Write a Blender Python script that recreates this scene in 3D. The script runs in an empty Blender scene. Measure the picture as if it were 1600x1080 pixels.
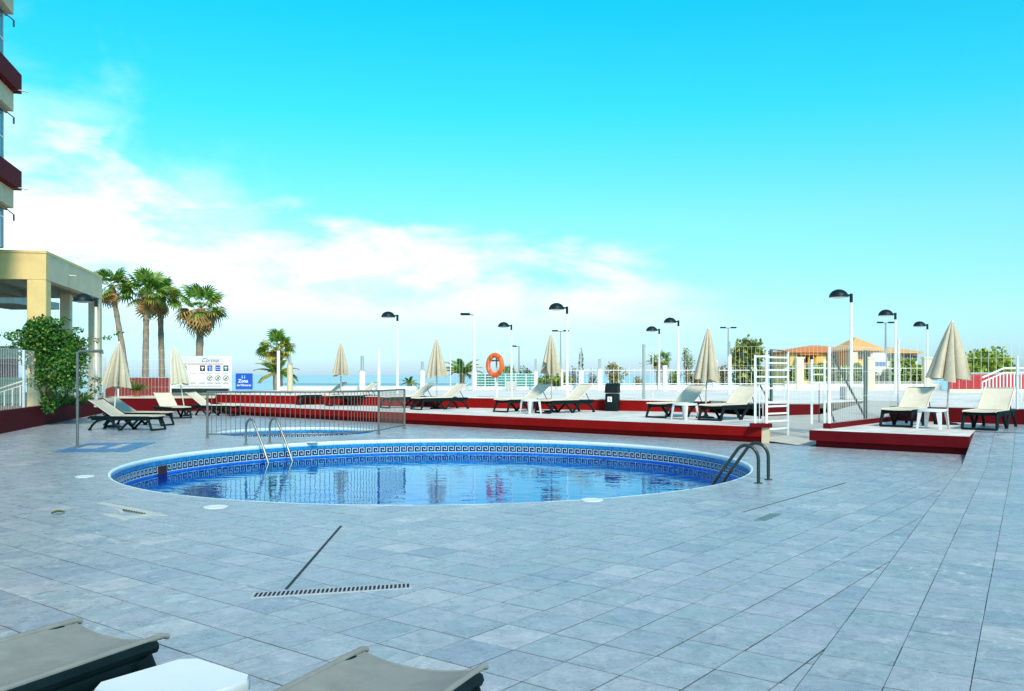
import bpy, bmesh, math, random
from mathutils import Vector, Matrix
from mathutils.geometry import tessellate_polygon
random.seed(7)
R = math.radians
S = bpy.context.scene
COL = S.collection

# ------------------------------------------------------------------ camera, sky, sun, exposure
F, CX, HY, CH = 1380.0, 800.0, 586.0, 1.5
cam_data = bpy.data.cameras.new('camera')
cam_data.sensor_width = 36.0
cam_data.lens = F / 1600 * 36
cam_data.shift_y = (HY - 540) / 1600
cam_data.clip_start = 0.05
cam_data.clip_end = 60000
cam = bpy.data.objects.new('camera', cam_data)
cam.location = (0, 0, CH)
cam.rotation_euler = (R(90), 0, 0)
COL.objects.link(cam)
S.camera = cam

SUN_EL, SUN_AZ = 42.0, 163.0          # azimuth clockwise from +Y: behind the camera, a little to the right
sun_dir = Vector((math.sin(R(SUN_AZ)) * math.cos(R(SUN_EL)), math.cos(R(SUN_AZ)) * math.cos(R(SUN_EL)), math.sin(R(SUN_EL))))
sl = bpy.data.lights.new('sun', 'SUN')
sl.energy = 3.0
sl.angle = R(9)
sl.color = (1.0, 0.88, 0.72)
so = bpy.data.objects.new('sun', sl)
so.rotation_euler = sun_dir.to_track_quat('Z', 'Y').to_euler()
so.location = (0, -30, 60)
COL.objects.link(so)

world = bpy.data.worlds.new('World')
S.world = world
world.use_nodes = True
nt = world.node_tree
nt.nodes.clear()
def N(t, kind, **kw):
    n = t.nodes.new(kind)
    for k, v in kw.items():
        setattr(n, k, v)
    return n
def mth(t, op, a, b=None, c=None, clamp=False):
    n = N(t, 'ShaderNodeMath', operation=op, use_clamp=clamp)
    for i, v in enumerate((a, b, c)):
        if v is None: continue
        if isinstance(v, (int, float)): n.inputs[i].default_value = v
        else: t.links.new(v, n.inputs[i])
    return n.outputs[0]
def mixc(t, fac, a, b, blend='MIX'):
    n = N(t, 'ShaderNodeMix', data_type='RGBA', blend_type=blend)
    if isinstance(fac, (int, float)): n.inputs[0].default_value = fac
    else: t.links.new(fac, n.inputs[0])
    for i, v in ((6, a), (7, b)):
        if isinstance(v, (tuple, list)): n.inputs[i].default_value = (*v[:3], 1)
        else: t.links.new(v, n.inputs[i])
    return n.outputs[2]
def ramp(t, fac, stops, interp='LINEAR'):
    n = N(t, 'ShaderNodeValToRGB')
    cr = n.color_ramp
    cr.interpolation = interp
    while len(cr.elements) < len(stops): cr.elements.new(0.5)
    for e, (p, c) in zip(cr.elements, stops):
        e.position = p
        e.color = (*c[:3], 1)
    t.links.new(fac, n.inputs[0])
    return n.outputs[0]

sky = N(nt, 'ShaderNodeTexSky', sky_type='NISHITA')
sky.sun_disc = False
sky.sun_elevation = R(SUN_EL)
sky.sun_rotation = R(SUN_AZ)
sky.air_density = 1.0
sky.dust_density = 0.6
sky.ozone_density = 1.0
tc = N(nt, 'ShaderNodeTexCoord')
sep = N(nt, 'ShaderNodeSeparateXYZ')
nt.links.new(tc.outputs['Generated'], sep.inputs[0])
zz = sep.outputs['Z']
tint = ramp(nt, zz, [(0.0, (0.56, 0.88, 1.40)), (0.07, (0.66, 1.08, 1.28)), (0.17, (0.60, 1.40, 1.42)),
                     (0.28, (0.19, 1.74, 1.64)), (0.42, (0.02, 1.92, 1.72)), (0.70, (0.80, 1.30, 1.35)), (1.0, (1.0, 1.18, 1.22))])
skyc = mixc(nt, 1.0, sky.outputs[0], tint, 'MULTIPLY')
# clouds: a layered bank low in the sky on the left, thinning to wisps above it
def cloud(scale, det, zsc, top_a, top_b, width, amp, soft):
    mp = N(nt, 'ShaderNodeMapping')
    mp.inputs['Scale'].default_value = (scale, scale, scale*zsc)
    nt.links.new(tc.outputs['Generated'], mp.inputs[0])
    cn = N(nt, 'ShaderNodeTexNoise')
    cn.inputs['Scale'].default_value = 1.0
    cn.inputs['Detail'].default_value = det
    cn.inputs['Roughness'].default_value = 0.57
    cn.inputs['Distortion'].default_value = 0.25
    nt.links.new(mp.outputs[0], cn.inputs['Vector'])
    top = mth(nt, 'MULTIPLY_ADD', sep.outputs['X'], top_a, top_b)
    rel = mth(nt, 'MINIMUM', mth(nt, 'DIVIDE', mth(nt, 'SUBTRACT', top, zz), width), 1.0)
    d = mth(nt, 'MULTIPLY_ADD', mth(nt, 'SUBTRACT', cn.outputs[0], 0.5), amp, rel)
    m = N(nt, 'ShaderNodeMapRange', interpolation_type='SMOOTHSTEP')
    m.inputs['From Min'].default_value = 0.0
    m.inputs['From Max'].default_value = soft
    nt.links.new(d, m.inputs[0])
    return m.outputs[0]
def sstep(v, a, b, lo=0.0, hi=1.0):
    m = N(nt, 'ShaderNodeMapRange', interpolation_type='SMOOTHSTEP')
    for k, x in (('From Min', a), ('From Max', b), ('To Min', lo), ('To Max', hi)): m.inputs[k].default_value = x
    nt.links.new(v, m.inputs[0])
    return m.outputs[0]
bank = cloud(6.2, 8, 2.8, -0.17, 0.160, 0.075, 3.6, 1.25)
wisp = cloud(6.5, 7, 1.6, -0.55, 0.095, 0.12, 3.8, 2.1)
low = sstep(zz, 0.03, 0.12, 0.10, 1.0)
right_cut = sstep(sep.outputs['X'], 0.32, 0.08)
cf = mth(nt, 'MULTIPLY', mth(nt, 'MULTIPLY', bank, low), right_cut)
cf = mth(nt, 'MAXIMUM', cf, mth(nt, 'MULTIPLY', mth(nt, 'MULTIPLY', wisp, low), 0.62))
cf = mth(nt, 'MULTIPLY', cf, 0.95)
skyc2 = mixc(nt, cf, skyc, (9.8, 10.2, 10.2))
bg = N(nt, 'ShaderNodeBackground')
bg.inputs['Strength'].default_value = 0.1
nt.links.new(skyc2, bg.inputs[0])
wo = N(nt, 'ShaderNodeOutputWorld')
nt.links.new(bg.outputs[0], wo.inputs[0])

S.view_settings.view_transform = 'Standard'
S.view_settings.look = 'None'
S.view_settings.gamma = 1
S.view_settings.use_curve_mapping = False
S.view_settings.exposure = 0.5
S.render.engine = 'CYCLES'
S.cycles.max_bounces = 8
S.cycles.transparent_max_bounces = 16

# ------------------------------------------------------------------ helpers
def at(px, py, z=0.0):
    """ground point (at height z) that the photograph shows at this pixel"""
    Y = F * (CH - z) / (py - HY)
    return Vector(((px - CX) * Y / F, Y, z))
def wx(px, Y): return (px - CX) * Y / F
def wz(py, Y): return CH - (py - HY) * Y / F

class MB:
    def __init__(s): s.v, s.f, s.m = [], [], []
    def add(s, vs, fs, mi=0):
        o = len(s.v)
        s.v += [tuple(p) for p in vs]
        s.f += [tuple(i + o for i in f) for f in fs]
        s.m += [mi] * len(fs)
        return s
    def box(s, a, b, mi=0, M=None):
        x0, y0, z0 = a; x1, y1, z1 = b
        vs = [(x0,y0,z0),(x1,y0,z0),(x1,y1,z0),(x0,y1,z0),(x0,y0,z1),(x1,y0,z1),(x1,y1,z1),(x0,y1,z1)]
        if M is not None: vs = [M @ Vector(p) for p in vs]
        return s.add(vs, [(0,3,2,1),(4,5,6,7),(0,1,5,4),(1,2,6,5),(2,3,7,6),(3,0,4,7)], mi)
    def bbox(s, a, b, r=0.01, mi=0, M=None):
        """box with chamfered edges"""
        x0, y0, z0 = a; x1, y1, z1 = b
        r = min(r, (x1-x0)*.45, (y1-y0)*.45, (z1-z0)*.45)
        def loop(z, i): return [(x0+i+r,y0+i,z),(x1-i-r,y0+i,z),(x1-i,y0+i+r,z),(x1-i,y1-i-r,z),(x1-i-r,y1-i,z),(x0+i+r,y1-i,z),(x0+i,y1-i-r,z),(x0+i,y0+i+r,z)]
        vs = loop(z0, r*.7) + loop(z0+r, 0) + loop(z1-r, 0) + loop(z1, r*.7)
        fs = [tuple(range(7,-1,-1)), tuple(range(24,32))]
        for k in range(3):
            for i in range(8):
                j = (i+1) % 8
                fs.append((k*8+i, k*8+j, k*8+8+j, k*8+8+i))
        if M is not None: vs = [M @ Vector(p) for p in vs]
        return s.add(vs, fs, mi)
    def tube(s, pts, rad, n=8, mi=0, caps=True):
        pts = [Vector(p) for p in pts]
        if not isinstance(rad, (list, tuple)): rad = [rad] * len(pts)
        vs, fs = [], []
        up = None
        for i, p in enumerate(pts):
            d = (pts[min(i+1, len(pts)-1)] - pts[max(i-1, 0)]).normalized()
            if up is None:
                up = Vector((0,0,1)) if abs(d.z) < .9 else Vector((1,0,0))
            a = d.cross(up)
            if a.length < 1e-6: a = d.cross(Vector((0,1,0)))
            a.normalize()
            up = a.cross(d).normalized()
            for k in range(n):
                t = 2*math.pi*k/n
                vs.append(p + (a*math.cos(t) + up*math.sin(t)) * rad[i])
        for i in range(len(pts)-1):
            for k in range(n):
                l = (k+1) % n
                fs.append((i*n+k, i*n+l, (i+1)*n+l, (i+1)*n+k))
        if caps:
            fs.append(tuple(range(n-1,-1,-1)))
            fs.append(tuple((len(pts)-1)*n+k for k in range(n)))
        return s.add(vs, fs, mi)
    def lathe(s, prof, n=24, c=(0,0,0), mi=0, axis='z'):
        vs, fs = [], []
        for r, z in prof:
            for k in range(n):
                t = 2*math.pi*k/n
                vs.append((c[0]+r*math.cos(t), c[1]+r*math.sin(t), c[2]+z))
        for i in range(len(prof)-1):
            for k in range(n):
                l = (k+1) % n
                fs.append((i*n+k, i*n+l, (i+1)*n+l, (i+1)*n+k))
        return s.add(vs, fs, mi)
    def prism(s, poly, z0, z1, mi=0, mtop=None):
        n = len(poly)
        zf = lambda z, p: z(p) if callable(z) else z
        vs = [(p[0], p[1], zf(z0, p)) for p in poly] + [(p[0], p[1], zf(z1, p)) for p in poly]
        fs = [(i, (i+1) % n, (i+1) % n + n, i + n) for i in range(n)] + [tuple(range(n-1,-1,-1))]
        s.add(vs, fs, mi)
        return s.add(vs[n:], [tuple(range(n))], mi if mtop is None else mtop)
    def mesh(s, name, mats, smooth=False, angle=None):
        me = bpy.data.meshes.new(name)
        me.from_pydata(s.v, [], s.f)
        mats = mats if isinstance(mats, (list, tuple)) else [mats]
        for m in mats: me.materials.append(m)
        if len(mats) > 1: me.polygons.foreach_set('material_index', s.m)
        if smooth: me.polygons.foreach_set('use_smooth', [True]*len(me.polygons))
        if angle: me.set_sharp_from_angle(angle=R(angle))
        me.update()
        return me
    def obj(s, name, mats, parent=None, loc=(0,0,0), rz=0, smooth=False, angle=35, **props):
        return link(name, s.mesh(name, mats, smooth, angle if smooth else None), parent, loc, rz, **props)

def link(name, me, parent=None, loc=(0,0,0), rz=0, **props):
    o = bpy.data.objects.new(name, me)
    COL.objects.link(o)
    o.location = loc
    o.rotation_euler = (0, 0, rz)
    if parent: o.parent = parent
    for k, v in props.items(): o[k] = v
    return o
def thing(name, label, cat, loc=(0,0,0), rz=0, group=None):
    o = link(name, None, None, loc, rz, label=label, category=cat)
    o.empty_display_size = 0.1
    if group: o['group'] = group
    return o
def tag(o, label, cat, group=None):
    o['label'] = label; o['category'] = cat
    if group: o['group'] = group
    return o
def dup(root, loc, rz, label, group=None):
    r = root.copy(); COL.objects.link(r); r.location = loc; r.rotation_euler = (0,0,rz); r['label'] = label
    if group: r['group'] = group
    for ch in list(root.children):
        c = ch.copy(); COL.objects.link(c); c.parent = r
        for g in ch.children:
            d = g.copy(); COL.objects.link(d); d.parent = c
    return r
def text(body, size, mat, parent, loc, rot, name='lettering', shear=0, align='CENTER', ext=0.002, offset=0):
    c = bpy.data.curves.new(name, 'FONT')
    c.body = body; c.size = size; c.extrude = ext; c.align_x = align; c.align_y = 'CENTER'; c.shear = shear; c.offset = offset
    c.materials.append(mat)
    tmp = bpy.data.objects.new('tmp_text', c)
    me = bpy.data.meshes.new_from_object(tmp); bpy.data.objects.remove(tmp); me.name = name
    o = bpy.data.objects.new(name, me); COL.objects.link(o)
    o.parent = parent; o.location = loc; o.rotation_euler = rot
    return o

# ------------------------------------------------------------------ materials
def pbr(name, col, rough=0.6, metal=0.0, var=0.12, scale=6.0, bump=0.0, bscale=60.0, detail=5, spec=0.5, coord='Object', stain=None, trans=0.0):
    m = bpy.data.materials.new(name); m.use_nodes = True
    t = m.node_tree; b = t.nodes['Principled BSDF']
    b.inputs['Roughness'].default_value = rough
    b.inputs['Metallic'].default_value = metal
    b.inputs['Specular IOR Level'].default_value = spec
    co = N(t, 'ShaderNodeTexCoord')
    src = N(t, 'ShaderNodeNewGeometry').outputs['Position'] if coord == 'World' else co.outputs[coord]
    n = N(t, 'ShaderNodeTexNoise'); n.inputs['Scale'].default_value = scale; n.inputs['Detail'].default_value = detail; n.inputs['Roughness'].default_value = .6
    t.links.new(src, n.inputs['Vector'])
    f = N(t, 'ShaderNodeMapRange'); f.inputs['From Min'].default_value = .3; f.inputs['From Max'].default_value = .7
    t.links.new(n.outputs[0], f.inputs[0])
    c = mixc(t, f.outputs[0], tuple(x*(1-var) for x in col), tuple(min(1, x*(1+var)) for x in col))
    if stain:
        n2 = N(t, 'ShaderNodeTexNoise'); n2.inputs['Scale'].default_value = stain[1]; n2.inputs['Detail'].default_value = 8; n2.inputs['Roughness'].default_value = .7
        t.links.new(src, n2.inputs['Vector'])
        f2 = N(t, 'ShaderNodeMapRange'); f2.inputs['From Min'].default_value = .52; f2.inputs['From Max'].default_value = .72; f2.inputs['To Max'].default_value = stain[2]
        t.links.new(n2.outputs[0], f2.inputs[0])
        c = mixc(t, f2.outputs[0], c, stain[0])
    t.links.new(c, b.inputs['Base Color'])
    if bump:
        n3 = N(t, 'ShaderNodeTexNoise'); n3.inputs['Scale'].default_value = bscale; n3.inputs['Detail'].default_value = 4
        t.links.new(src, n3.inputs['Vector'])
        bp = N(t, 'ShaderNodeBump'); bp.inputs['Strength'].default_value = bump; bp.inputs['Distance'].default_value = .02
        t.links.new(n3.outputs[0], bp.inputs['Height']); t.links.new(bp.outputs[0], b.inputs['Normal'])
    if trans:
        # thin leaves / fabric let some light through
        tr = N(t, 'ShaderNodeBsdfTranslucent'); t.links.new(c, tr.inputs[0])
        mx = N(t, 'ShaderNodeMixShader'); mx.inputs[0].default_value = trans
        t.links.new(b.outputs[0], mx.inputs[1]); t.links.new(tr.outputs[0], mx.inputs[2])
        t.links.new(mx.outputs[0], t.nodes['Material Output'].inputs[0])
    return m
def leafmat(name, cols, trans=0.3, rough=0.5):
    m = bpy.data.materials.new(name); m.use_nodes = True
    t = m.node_tree; b = t.nodes['Principled BSDF']
    g = N(t, 'ShaderNodeNewGeometry')
    k = len(cols)
    c = ramp(t, g.outputs['Random Per Island'], [(i/(k-1), cl) for i, cl in enumerate(cols)])
    t.links.new(c, b.inputs['Base Color']); b.inputs['Roughness'].default_value = rough
    tr = N(t, 'ShaderNodeBsdfTranslucent'); t.links.new(c, tr.inputs[0])
    mx = N(t, 'ShaderNodeMixShader'); mx.inputs[0].default_value = trans
    t.links.new(b.outputs[0], mx.inputs[1]); t.links.new(tr.outputs[0], mx.inputs[2])
    t.links.new(mx.outputs[0], t.nodes['Material Output'].inputs[0])
    return m

RED = pbr('red_paint', (.235, .005, .005), .6, spec=.08, var=.14, scale=2.2, bump=.15, bscale=18, stain=((.20,.012,.012), 1.3, .5))
REDSHADE = pbr('red_paint_shaded', (.115, .004, .008), .65, spec=.08, var=.12, scale=2.0, bump=.15, bscale=18, stain=((.12,.01,.014), 1.1, .5))  # the same red paint with shade put into its colour
WHITE = pbr('white_paint', (.78, .78, .76), .45, var=.05, scale=3, stain=((.55,.53,.48), 2.5, .4))
WHITEMETAL = pbr('white_metal', (.80, .81, .81), .35, var=.04, scale=8, stain=((.5,.45,.38), 5, .35))
DARKGREEN = pbr('dark_resin', (.004, .013, .016), .6, spec=.10, var=.25, scale=12, bump=.05, bscale=120)
LAMPBLACK = pbr('lamp_black', (.006, .018, .022), .45, spec=.2, var=.2, scale=8)
STEEL = pbr('steel', (.27, .29, .29), .40, metal=.9, var=.12, scale=20)
DARKSTEEL = pbr('dark_steel', (.035, .06, .055), .3, metal=.55, var=.2, scale=20)
GREYMETAL = pbr('grey_metal', (.17, .165, .145), .42, metal=.4, var=.25, scale=15)
GALV = pbr('galvanised', (.45,.47,.47), .45, metal=.5, var=.15, scale=15)
CREAM = pbr('cream_render', (.74, .55, .24), .8, var=.08, scale=1.6, bump=.25, bscale=40, stain=((.48,.38,.20), 1.4, .5))
CREAM2 = pbr('pale_render', (.62, .53, .36), .8, var=.08, scale=1.6, bump=.25, bscale=40, stain=((.40,.35,.24), 1.3, .5))
CONC = pbr('concrete', (.46, .46, .43), .8, var=.12, scale=3, bump=.3, bscale=30, stain=((.25,.25,.23), 1.7, .5))
SLING = pbr('sling_fabric', (.72, .66, .54), .75, var=.06, scale=5, bump=.12, bscale=260, trans=.12)
SLINGDARK = pbr('sling_fabric_grey', (.25, .26, .25), .75, var=.14, scale=7, bump=.35, bscale=9, trans=.1, stain=((.16,.17,.165), 3.5, .5))
CANVAS = pbr('parasol_canvas', (.58, .51, .39), .85, var=.10, scale=3.5, bump=.3, bscale=22, trans=.08, stain=((.42,.33,.20), 2.5, .35))
CANVASW = pbr('white_canvas', (.80, .76, .64), .85, var=.06, scale=3.5, bump=.3, bscale=22, trans=.25)
PLASTIC = pbr('white_plastic', (.66, .69, .71), .32, var=.03, scale=8, stain=((.62,.62,.58), 4, .25))
WOODPOLE = pbr('parasol_pole', (.42, .40, .36), .5, var=.15, scale=12)
WHITEPOLE = pbr('pale_pole', (.66, .62, .52), .5, var=.1, scale=12)
ORANGE = pbr('buoy_orange', (.80, .13, .015), .45, var=.10, scale=5, stain=((.85,.30,.12), 3, .35))
NAVY = pbr('navy_tile', (.010, .022, .085), .2, var=.25, scale=20)
KEYW = pbr('key_white', (.42, .58, .70), .25, var=.08, scale=20)
BARK = pbr('bark', (.22, .17, .12), .9, var=.3, scale=9, bump=.5, bscale=14)
PALMBARK = pbr('palm_bark', (.30, .24, .185), .9, var=.35, scale=5, bump=.6, bscale=9)
SOIL = pbr('soil', (.13, .12, .075), .95, var=.4, scale=4, bump=.6, bscale=12, stain=((.09,.14,.04), 1.2, .8))
LAND = pbr('land', (.16, .15, .10), .95, var=.35, scale=.05)
TERR = pbr('rooftile', (.62, .22, .07), .75, var=.25, scale=3, bump=.4, bscale=8)
TERR2 = pbr('rooftile_pale', (.72, .40, .15), .75, var=.2, scale=3, bump=.4, bscale=8)
YELLOW = pbr('house_yellow', (.78, .55, .16), .8, var=.06, scale=1)
OCHRE = pbr('house_ochre', (.68, .32, .06), .8, var=.08, scale=1)
HCREAM = pbr('house_cream', (.74, .67, .46), .8, var=.06, scale=1)
PINKB = pbr('balcony_pink', (.62, .30, .20), .8, var=.06, scale=1)
GLASS = pbr('window_glass', (.03, .05, .06), .06, var=.1, scale=1, spec=.8)
GLASSB = pbr('balcony_glass', (.10, .17, .22), .08, var=.1, scale=1, spec=.8)
SIGNBLUE = pbr('sign_blue', (.012, .085, .50), .4, var=.05, scale=3)
SIGNW = pbr('sign_white', (.80, .82, .85), .4, var=.02, scale=2)
INK = pbr('sign_ink', (.03, .035, .05), .6, var=.05)
INKRED = pbr('sign_red', (.50, .05, .06), .6, var=.05)
SUNGOLD = pbr('sign_gold', (.55, .27, .02), .5, var=.1)
SUNPALE = pbr('sign_pale_gold', (.85, .65, .25), .5, var=.05)
GREENPOST = pbr('green_post', (.020, .060, .055), .45, var=.15, scale=10)
TEAL = pbr('teal_screen', (.05, .30, .26), .6, var=.15, scale=2)
REDFENCE = pbr('red_fence', (.42, .022, .03), .55, var=.1, scale=3)
RUBBER = pbr('black_base', (.006, .014, .017), .6, spec=.12, var=.2, scale=9)
PLASTER = pbr('plaster', (.44, .47, .47), .8, var=.12, scale=9, bump=.3, bscale=40)
GROUT = pbr('grout', (.026, .040, .044), .9, var=.3, scale=30)
LEAFDK = leafmat('bush_leaves', [(.012,.060,.014), (.022,.12,.018), (.040,.19,.022), (.06,.22,.025), (.10,.25,.03), (.24,.34,.04)])
LEAFHEDGE = leafmat('hedge_leaves', [(0.090,0.180,0.024), (0.200,0.320,0.036), (0.340,0.440,0.040), (0.480,0.520,0.080)])
LEAFGRN = leafmat('green_leaves', [(0.029,0.096,0.029), (0.064,0.176,0.035), (0.144,0.272,0.048)])
LEAFYEL = leafmat('yellow_leaves', [(0.208,0.156,0.026), (0.364,0.260,0.039), (0.442,0.351,0.078), (0.156,0.169,0.026)])
LEAFBRN = leafmat('brown_leaves', [(0.210,0.112,0.028), (0.392,0.210,0.042), (0.280,0.224,0.042), (0.140,0.140,0.028)])
LEAFTREE = leafmat('tree_leaves', [(0.084,0.132,0.044), (0.216,0.288,0.048), (0.432,0.408,0.072), (0.168,0.240,0.120)])
LEAFGREY = leafmat('grey_twigs', [(.22,.19,.17), (.32,.29,.26), (.16,.15,.11)], .1)
FROND = leafmat('palm_green', [(0.044,0.132,0.024), (0.096,0.240,0.033), (0.192,0.360,0.044), (0.384,0.480,0.072)], .3)
FRONDLIT = leafmat('palm_yellow_lit', [(0.300,0.320,0.040), (0.480,0.440,0.070), (0.680,0.540,0.100)], .3)  # fronds in yellow sunlight, the light put into their colour
FRONDDEAD = leafmat('palm_dead', [(0.422,0.230,0.058), (0.653,0.384,0.115), (0.307,0.173,0.067), (0.538,0.365,0.154)], .2)

def tilemat(name, cols, chip, rough, contrast=1.0):
    """fired stone-look tile: tone per tile, cloudy mottling, speckle, pale worn chips"""
    m = bpy.data.materials.new(name); m.use_nodes = True
    t = m.node_tree; b = t.nodes['Principled BSDF']
    g = N(t, 'ShaderNodeNewGeometry')
    a = N(t, 'ShaderNodeAttribute', attribute_name='tone')
    k = len(cols)
    base = ramp(t, a.outputs['Fac'], [(i/(k-1), c) for i, c in enumerate(cols)])
    off = N(t, 'ShaderNodeVectorMath', operation='ADD')
    cb = N(t, 'ShaderNodeCombineXYZ'); t.links.new(mth(t, 'MULTIPLY', a.outputs['Fac'], 57.0), cb.inputs[2])
    t.links.new(g.outputs['Position'], off.inputs[0]); t.links.new(cb.outputs[0], off.inputs[1])
    def noise(src, sc_, det, ro, lo, hi, o0, o1, dist=0.0):
        n = N(t, 'ShaderNodeTexNoise')
        for q, v in (('Scale', sc_), ('Detail', det), ('Roughness', ro), ('Distortion', dist)): n.inputs[q].default_value = v
        t.links.new(src, n.inputs['Vector'])
        f = N(t, 'ShaderNodeMapRange')
        for q, v in (('From Min', lo), ('From Max', hi), ('To Min', o0), ('To Max', o1)): f.inputs[q].default_value = v
        t.links.new(n.outputs[0], f.inputs[0])
        return n.outputs[0], f.outputs[0]
    n1, f1 = noise(off.outputs[0], 7.0, 9, .70, .30, .72, 1-.34*contrast, 1+.26*contrast, .6)
    _, f1b = noise(off.outputs[0], 42.0, 5, .75, .30, .72, 1-.22*contrast, 1+.20*contrast)
    sc = N(t, 'ShaderNodeVectorMath', operation='SCALE'); t.links.new(base, sc.inputs[0]); t.links.new(mth(t, 'MULTIPLY', f1, f1b), sc.inputs['Scale'])
    c = sc.outputs[0]
    # hue drift inside a tile: bluish violet to greenish
    _, f2 = noise(off.outputs[0], 2.6, 5, .6, .42, .66, 0, .55)
    c = mixc(t, f2, c, mixc(t, 1.0, c, (.84, 1.04, .98), 'MULTIPLY'))
    # worn pale chips and lime marks, gathered in patches
    _, f4 = noise(g.outputs['Position'], .45, 5, .6, .46, .62, 0, 1)
    _, f5 = noise(g.outputs['Position'], 5.5, 8, .72, .56, .66, 0, .75, 1.2)
    c = mixc(t, mth(t, 'MULTIPLY', f4, f5), c, chip)
    # dark grime, faint
    _, f6 = noise(g.outputs['Position'], .9, 8, .68, .52, .74, 0, .38)
    c = mixc(t, f6, c, mixc(t, 1.0, c, (.62, .68, .72), 'MULTIPLY'))
    t.links.new(c, b.inputs['Base Color'])
    rr = N(t, 'ShaderNodeMapRange'); rr.inputs['To Min'].default_value = rough-.12; rr.inputs['To Max'].default_value = rough+.2
    t.links.new(n1, rr.inputs[0]); t.links.new(rr.outputs[0], b.inputs['Roughness'])
    n3 = N(t, 'ShaderNodeTexNoise'); n3.inputs['Scale'].default_value = 30; n3.inputs['Detail'].default_value = 8; n3.inputs['Roughness'].default_value = .7
    t.links.new(off.outputs[0], n3.inputs['Vector'])
    bp = N(t, 'ShaderNodeBump'); bp.inputs['Strength'].default_value = .5; bp.inputs['Distance'].default_value = .008
    t.links.new(n3.outputs[0], bp.inputs['Height']); t.links.new(bp.outputs[0], b.inputs['Normal'])
    return m
TILE = tilemat('patio_tile', [(.280,.293,.370), (.305,.328,.383), (.330,.335,.402), (.360,.366,.418), (.312,.336,.378), (.368,.362,.425), (.430,.420,.460)], (.70,.70,.68), .26)
SHOWERTILE = tilemat('shower_tile', [(.05,.15,.34), (.09,.22,.45)], (.2,.3,.5), .35, .5)
def brickmat(name, col, joint, sx, sy, rot=0.0, rough=.5, jw=.03, var=.1, stain=None):
    """small tiles too far away to build one by one"""
    m = bpy.data.materials.new(name); m.use_nodes = True
    t = m.node_tree; b = t.nodes['Principled BSDF']
    g = N(t, 'ShaderNodeNewGeometry')
    mpn = N(t, 'ShaderNodeMapping'); mpn.inputs['Rotation'].default_value = (0, 0, rot)
    t.links.new(g.outputs['Position'], mpn.inputs[0])
    br = N(t, 'ShaderNodeTexBrick'); br.offset = 0
    br.inputs['Scale'].default_value = 1
    br.inputs['Mortar Size'].default_value = jw*sx
    br.inputs['Brick Width'].default_value = sx
    br.inputs['Row Height'].default_value = sy
    br.inputs['Color1'].default_value = (*[x*(1-var) for x in col], 1)
    br.inputs['Color2'].default_value = (*[min(1,x*(1+var)) for x in col], 1)
    br.inputs['Mortar'].default_value = (*joint, 1)
    t.links.new(mpn.outputs[0], br.inputs['Vector'])
    n = N(t, 'ShaderNodeTexNoise'); n.inputs['Scale'].default_value = .8; n.inputs['Detail'].default_value = 7
    t.links.new(g.outputs['Position'], n.inputs['Vector'])
    f = N(t, 'ShaderNodeMapRange'); f.inputs['From Min'].default_value = .35; f.inputs['From Max'].default_value = .7; f.inputs['To Min'].default_value = .85; f.inputs['To Max'].default_value = 1.08
    t.links.new(n.outputs[0], f.inputs[0])
    sc = N(t, 'ShaderNodeVectorMath', operation='SCALE'); t.links.new(br.outputs[0], sc.inputs[0]); t.links.new(f.outputs[0], sc.inputs['Scale'])
    t.links.new(sc.outputs[0], b.inputs['Base Color']); b.inputs['Roughness'].default_value = rough
    return m
TH = R(40.5)
DECKTOP = brickmat('deck_paving', (.74,.70,.66), (.50,.47,.45), .36, .36, TH, .6, .03)
PROM = brickmat('promenade_paving', (.76,.74,.71), (.62,.60,.57), .6, .6, R(29), .7, .02, .05)
POOLFLOOR = brickmat('pool_floor', (.010,.38,.92), (.03,.44,.92), .05, .05, 0, .3, .06, .1)
POOLTILE = brickmat('pool_mosaic', (.002,.17,.90), (.01,.24,.90), .05, .05, 0, .25, .06, .18)

def watermat(name, tintc, scale, strength):
    m = bpy.data.materials.new(name); m.use_nodes = True
    t = m.node_tree; t.nodes.remove(t.nodes['Principled BSDF'])
    g = N(t, 'ShaderNodeNewGeometry')
    mpn = N(t, 'ShaderNodeMapping'); mpn.inputs['Scale'].default_value = (1, 1.5, 1)
    t.links.new(g.outputs['Position'], mpn.inputs[0])
    n = N(t, 'ShaderNodeTexNoise'); n.inputs['Scale'].default_value = scale; n.inputs['Detail'].default_value = 2.5; n.inputs['Roughness'].default_value = .45; n.inputs['Distortion'].default_value = .4
    t.links.new(mpn.outputs[0], n.inputs['Vector'])
    bp = N(t, 'ShaderNodeBump'); bp.inputs['Strength'].default_value = strength; bp.inputs['Distance'].default_value = .05
    t.links.new(n.outputs[0], bp.inputs['Height'])
    fr = N(t, 'ShaderNodeFresnel'); fr.inputs['IOR'].default_value = 1.38; t.links.new(bp.outputs[0], fr.inputs['Normal'])
    gl = N(t, 'ShaderNodeBsdfGlossy'); gl.inputs['Roughness'].default_value = .02; gl.inputs['Color'].default_value = (.50,.92,1.0,1); t.links.new(bp.outputs[0], gl.inputs['Normal'])
    tr = N(t, 'ShaderNodeBsdfTransparent'); tr.inputs[0].default_value = (*tintc, 1)
    mx = N(t, 'ShaderNodeMixShader'); t.links.new(fr.outputs[0], mx.inputs[0])
    t.links.new(tr.outputs[0], mx.inputs[1]); t.links.new(gl.outputs[0], mx.inputs[2])
    t.links.new(mx.outputs[0], t.nodes['Material Output'].inputs[0])
    return m
WATER = watermat('pool_water', (.50,.90,1.0), 2.4, .11)
WATER2 = watermat('kids_water', (.55,.92,.95), 2.6, .07)
SEA = pbr('sea_water', (.34, .58, .66), .6, var=.15, scale=.004, bump=.3, bscale=.05, spec=.3, coord='World')

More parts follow.
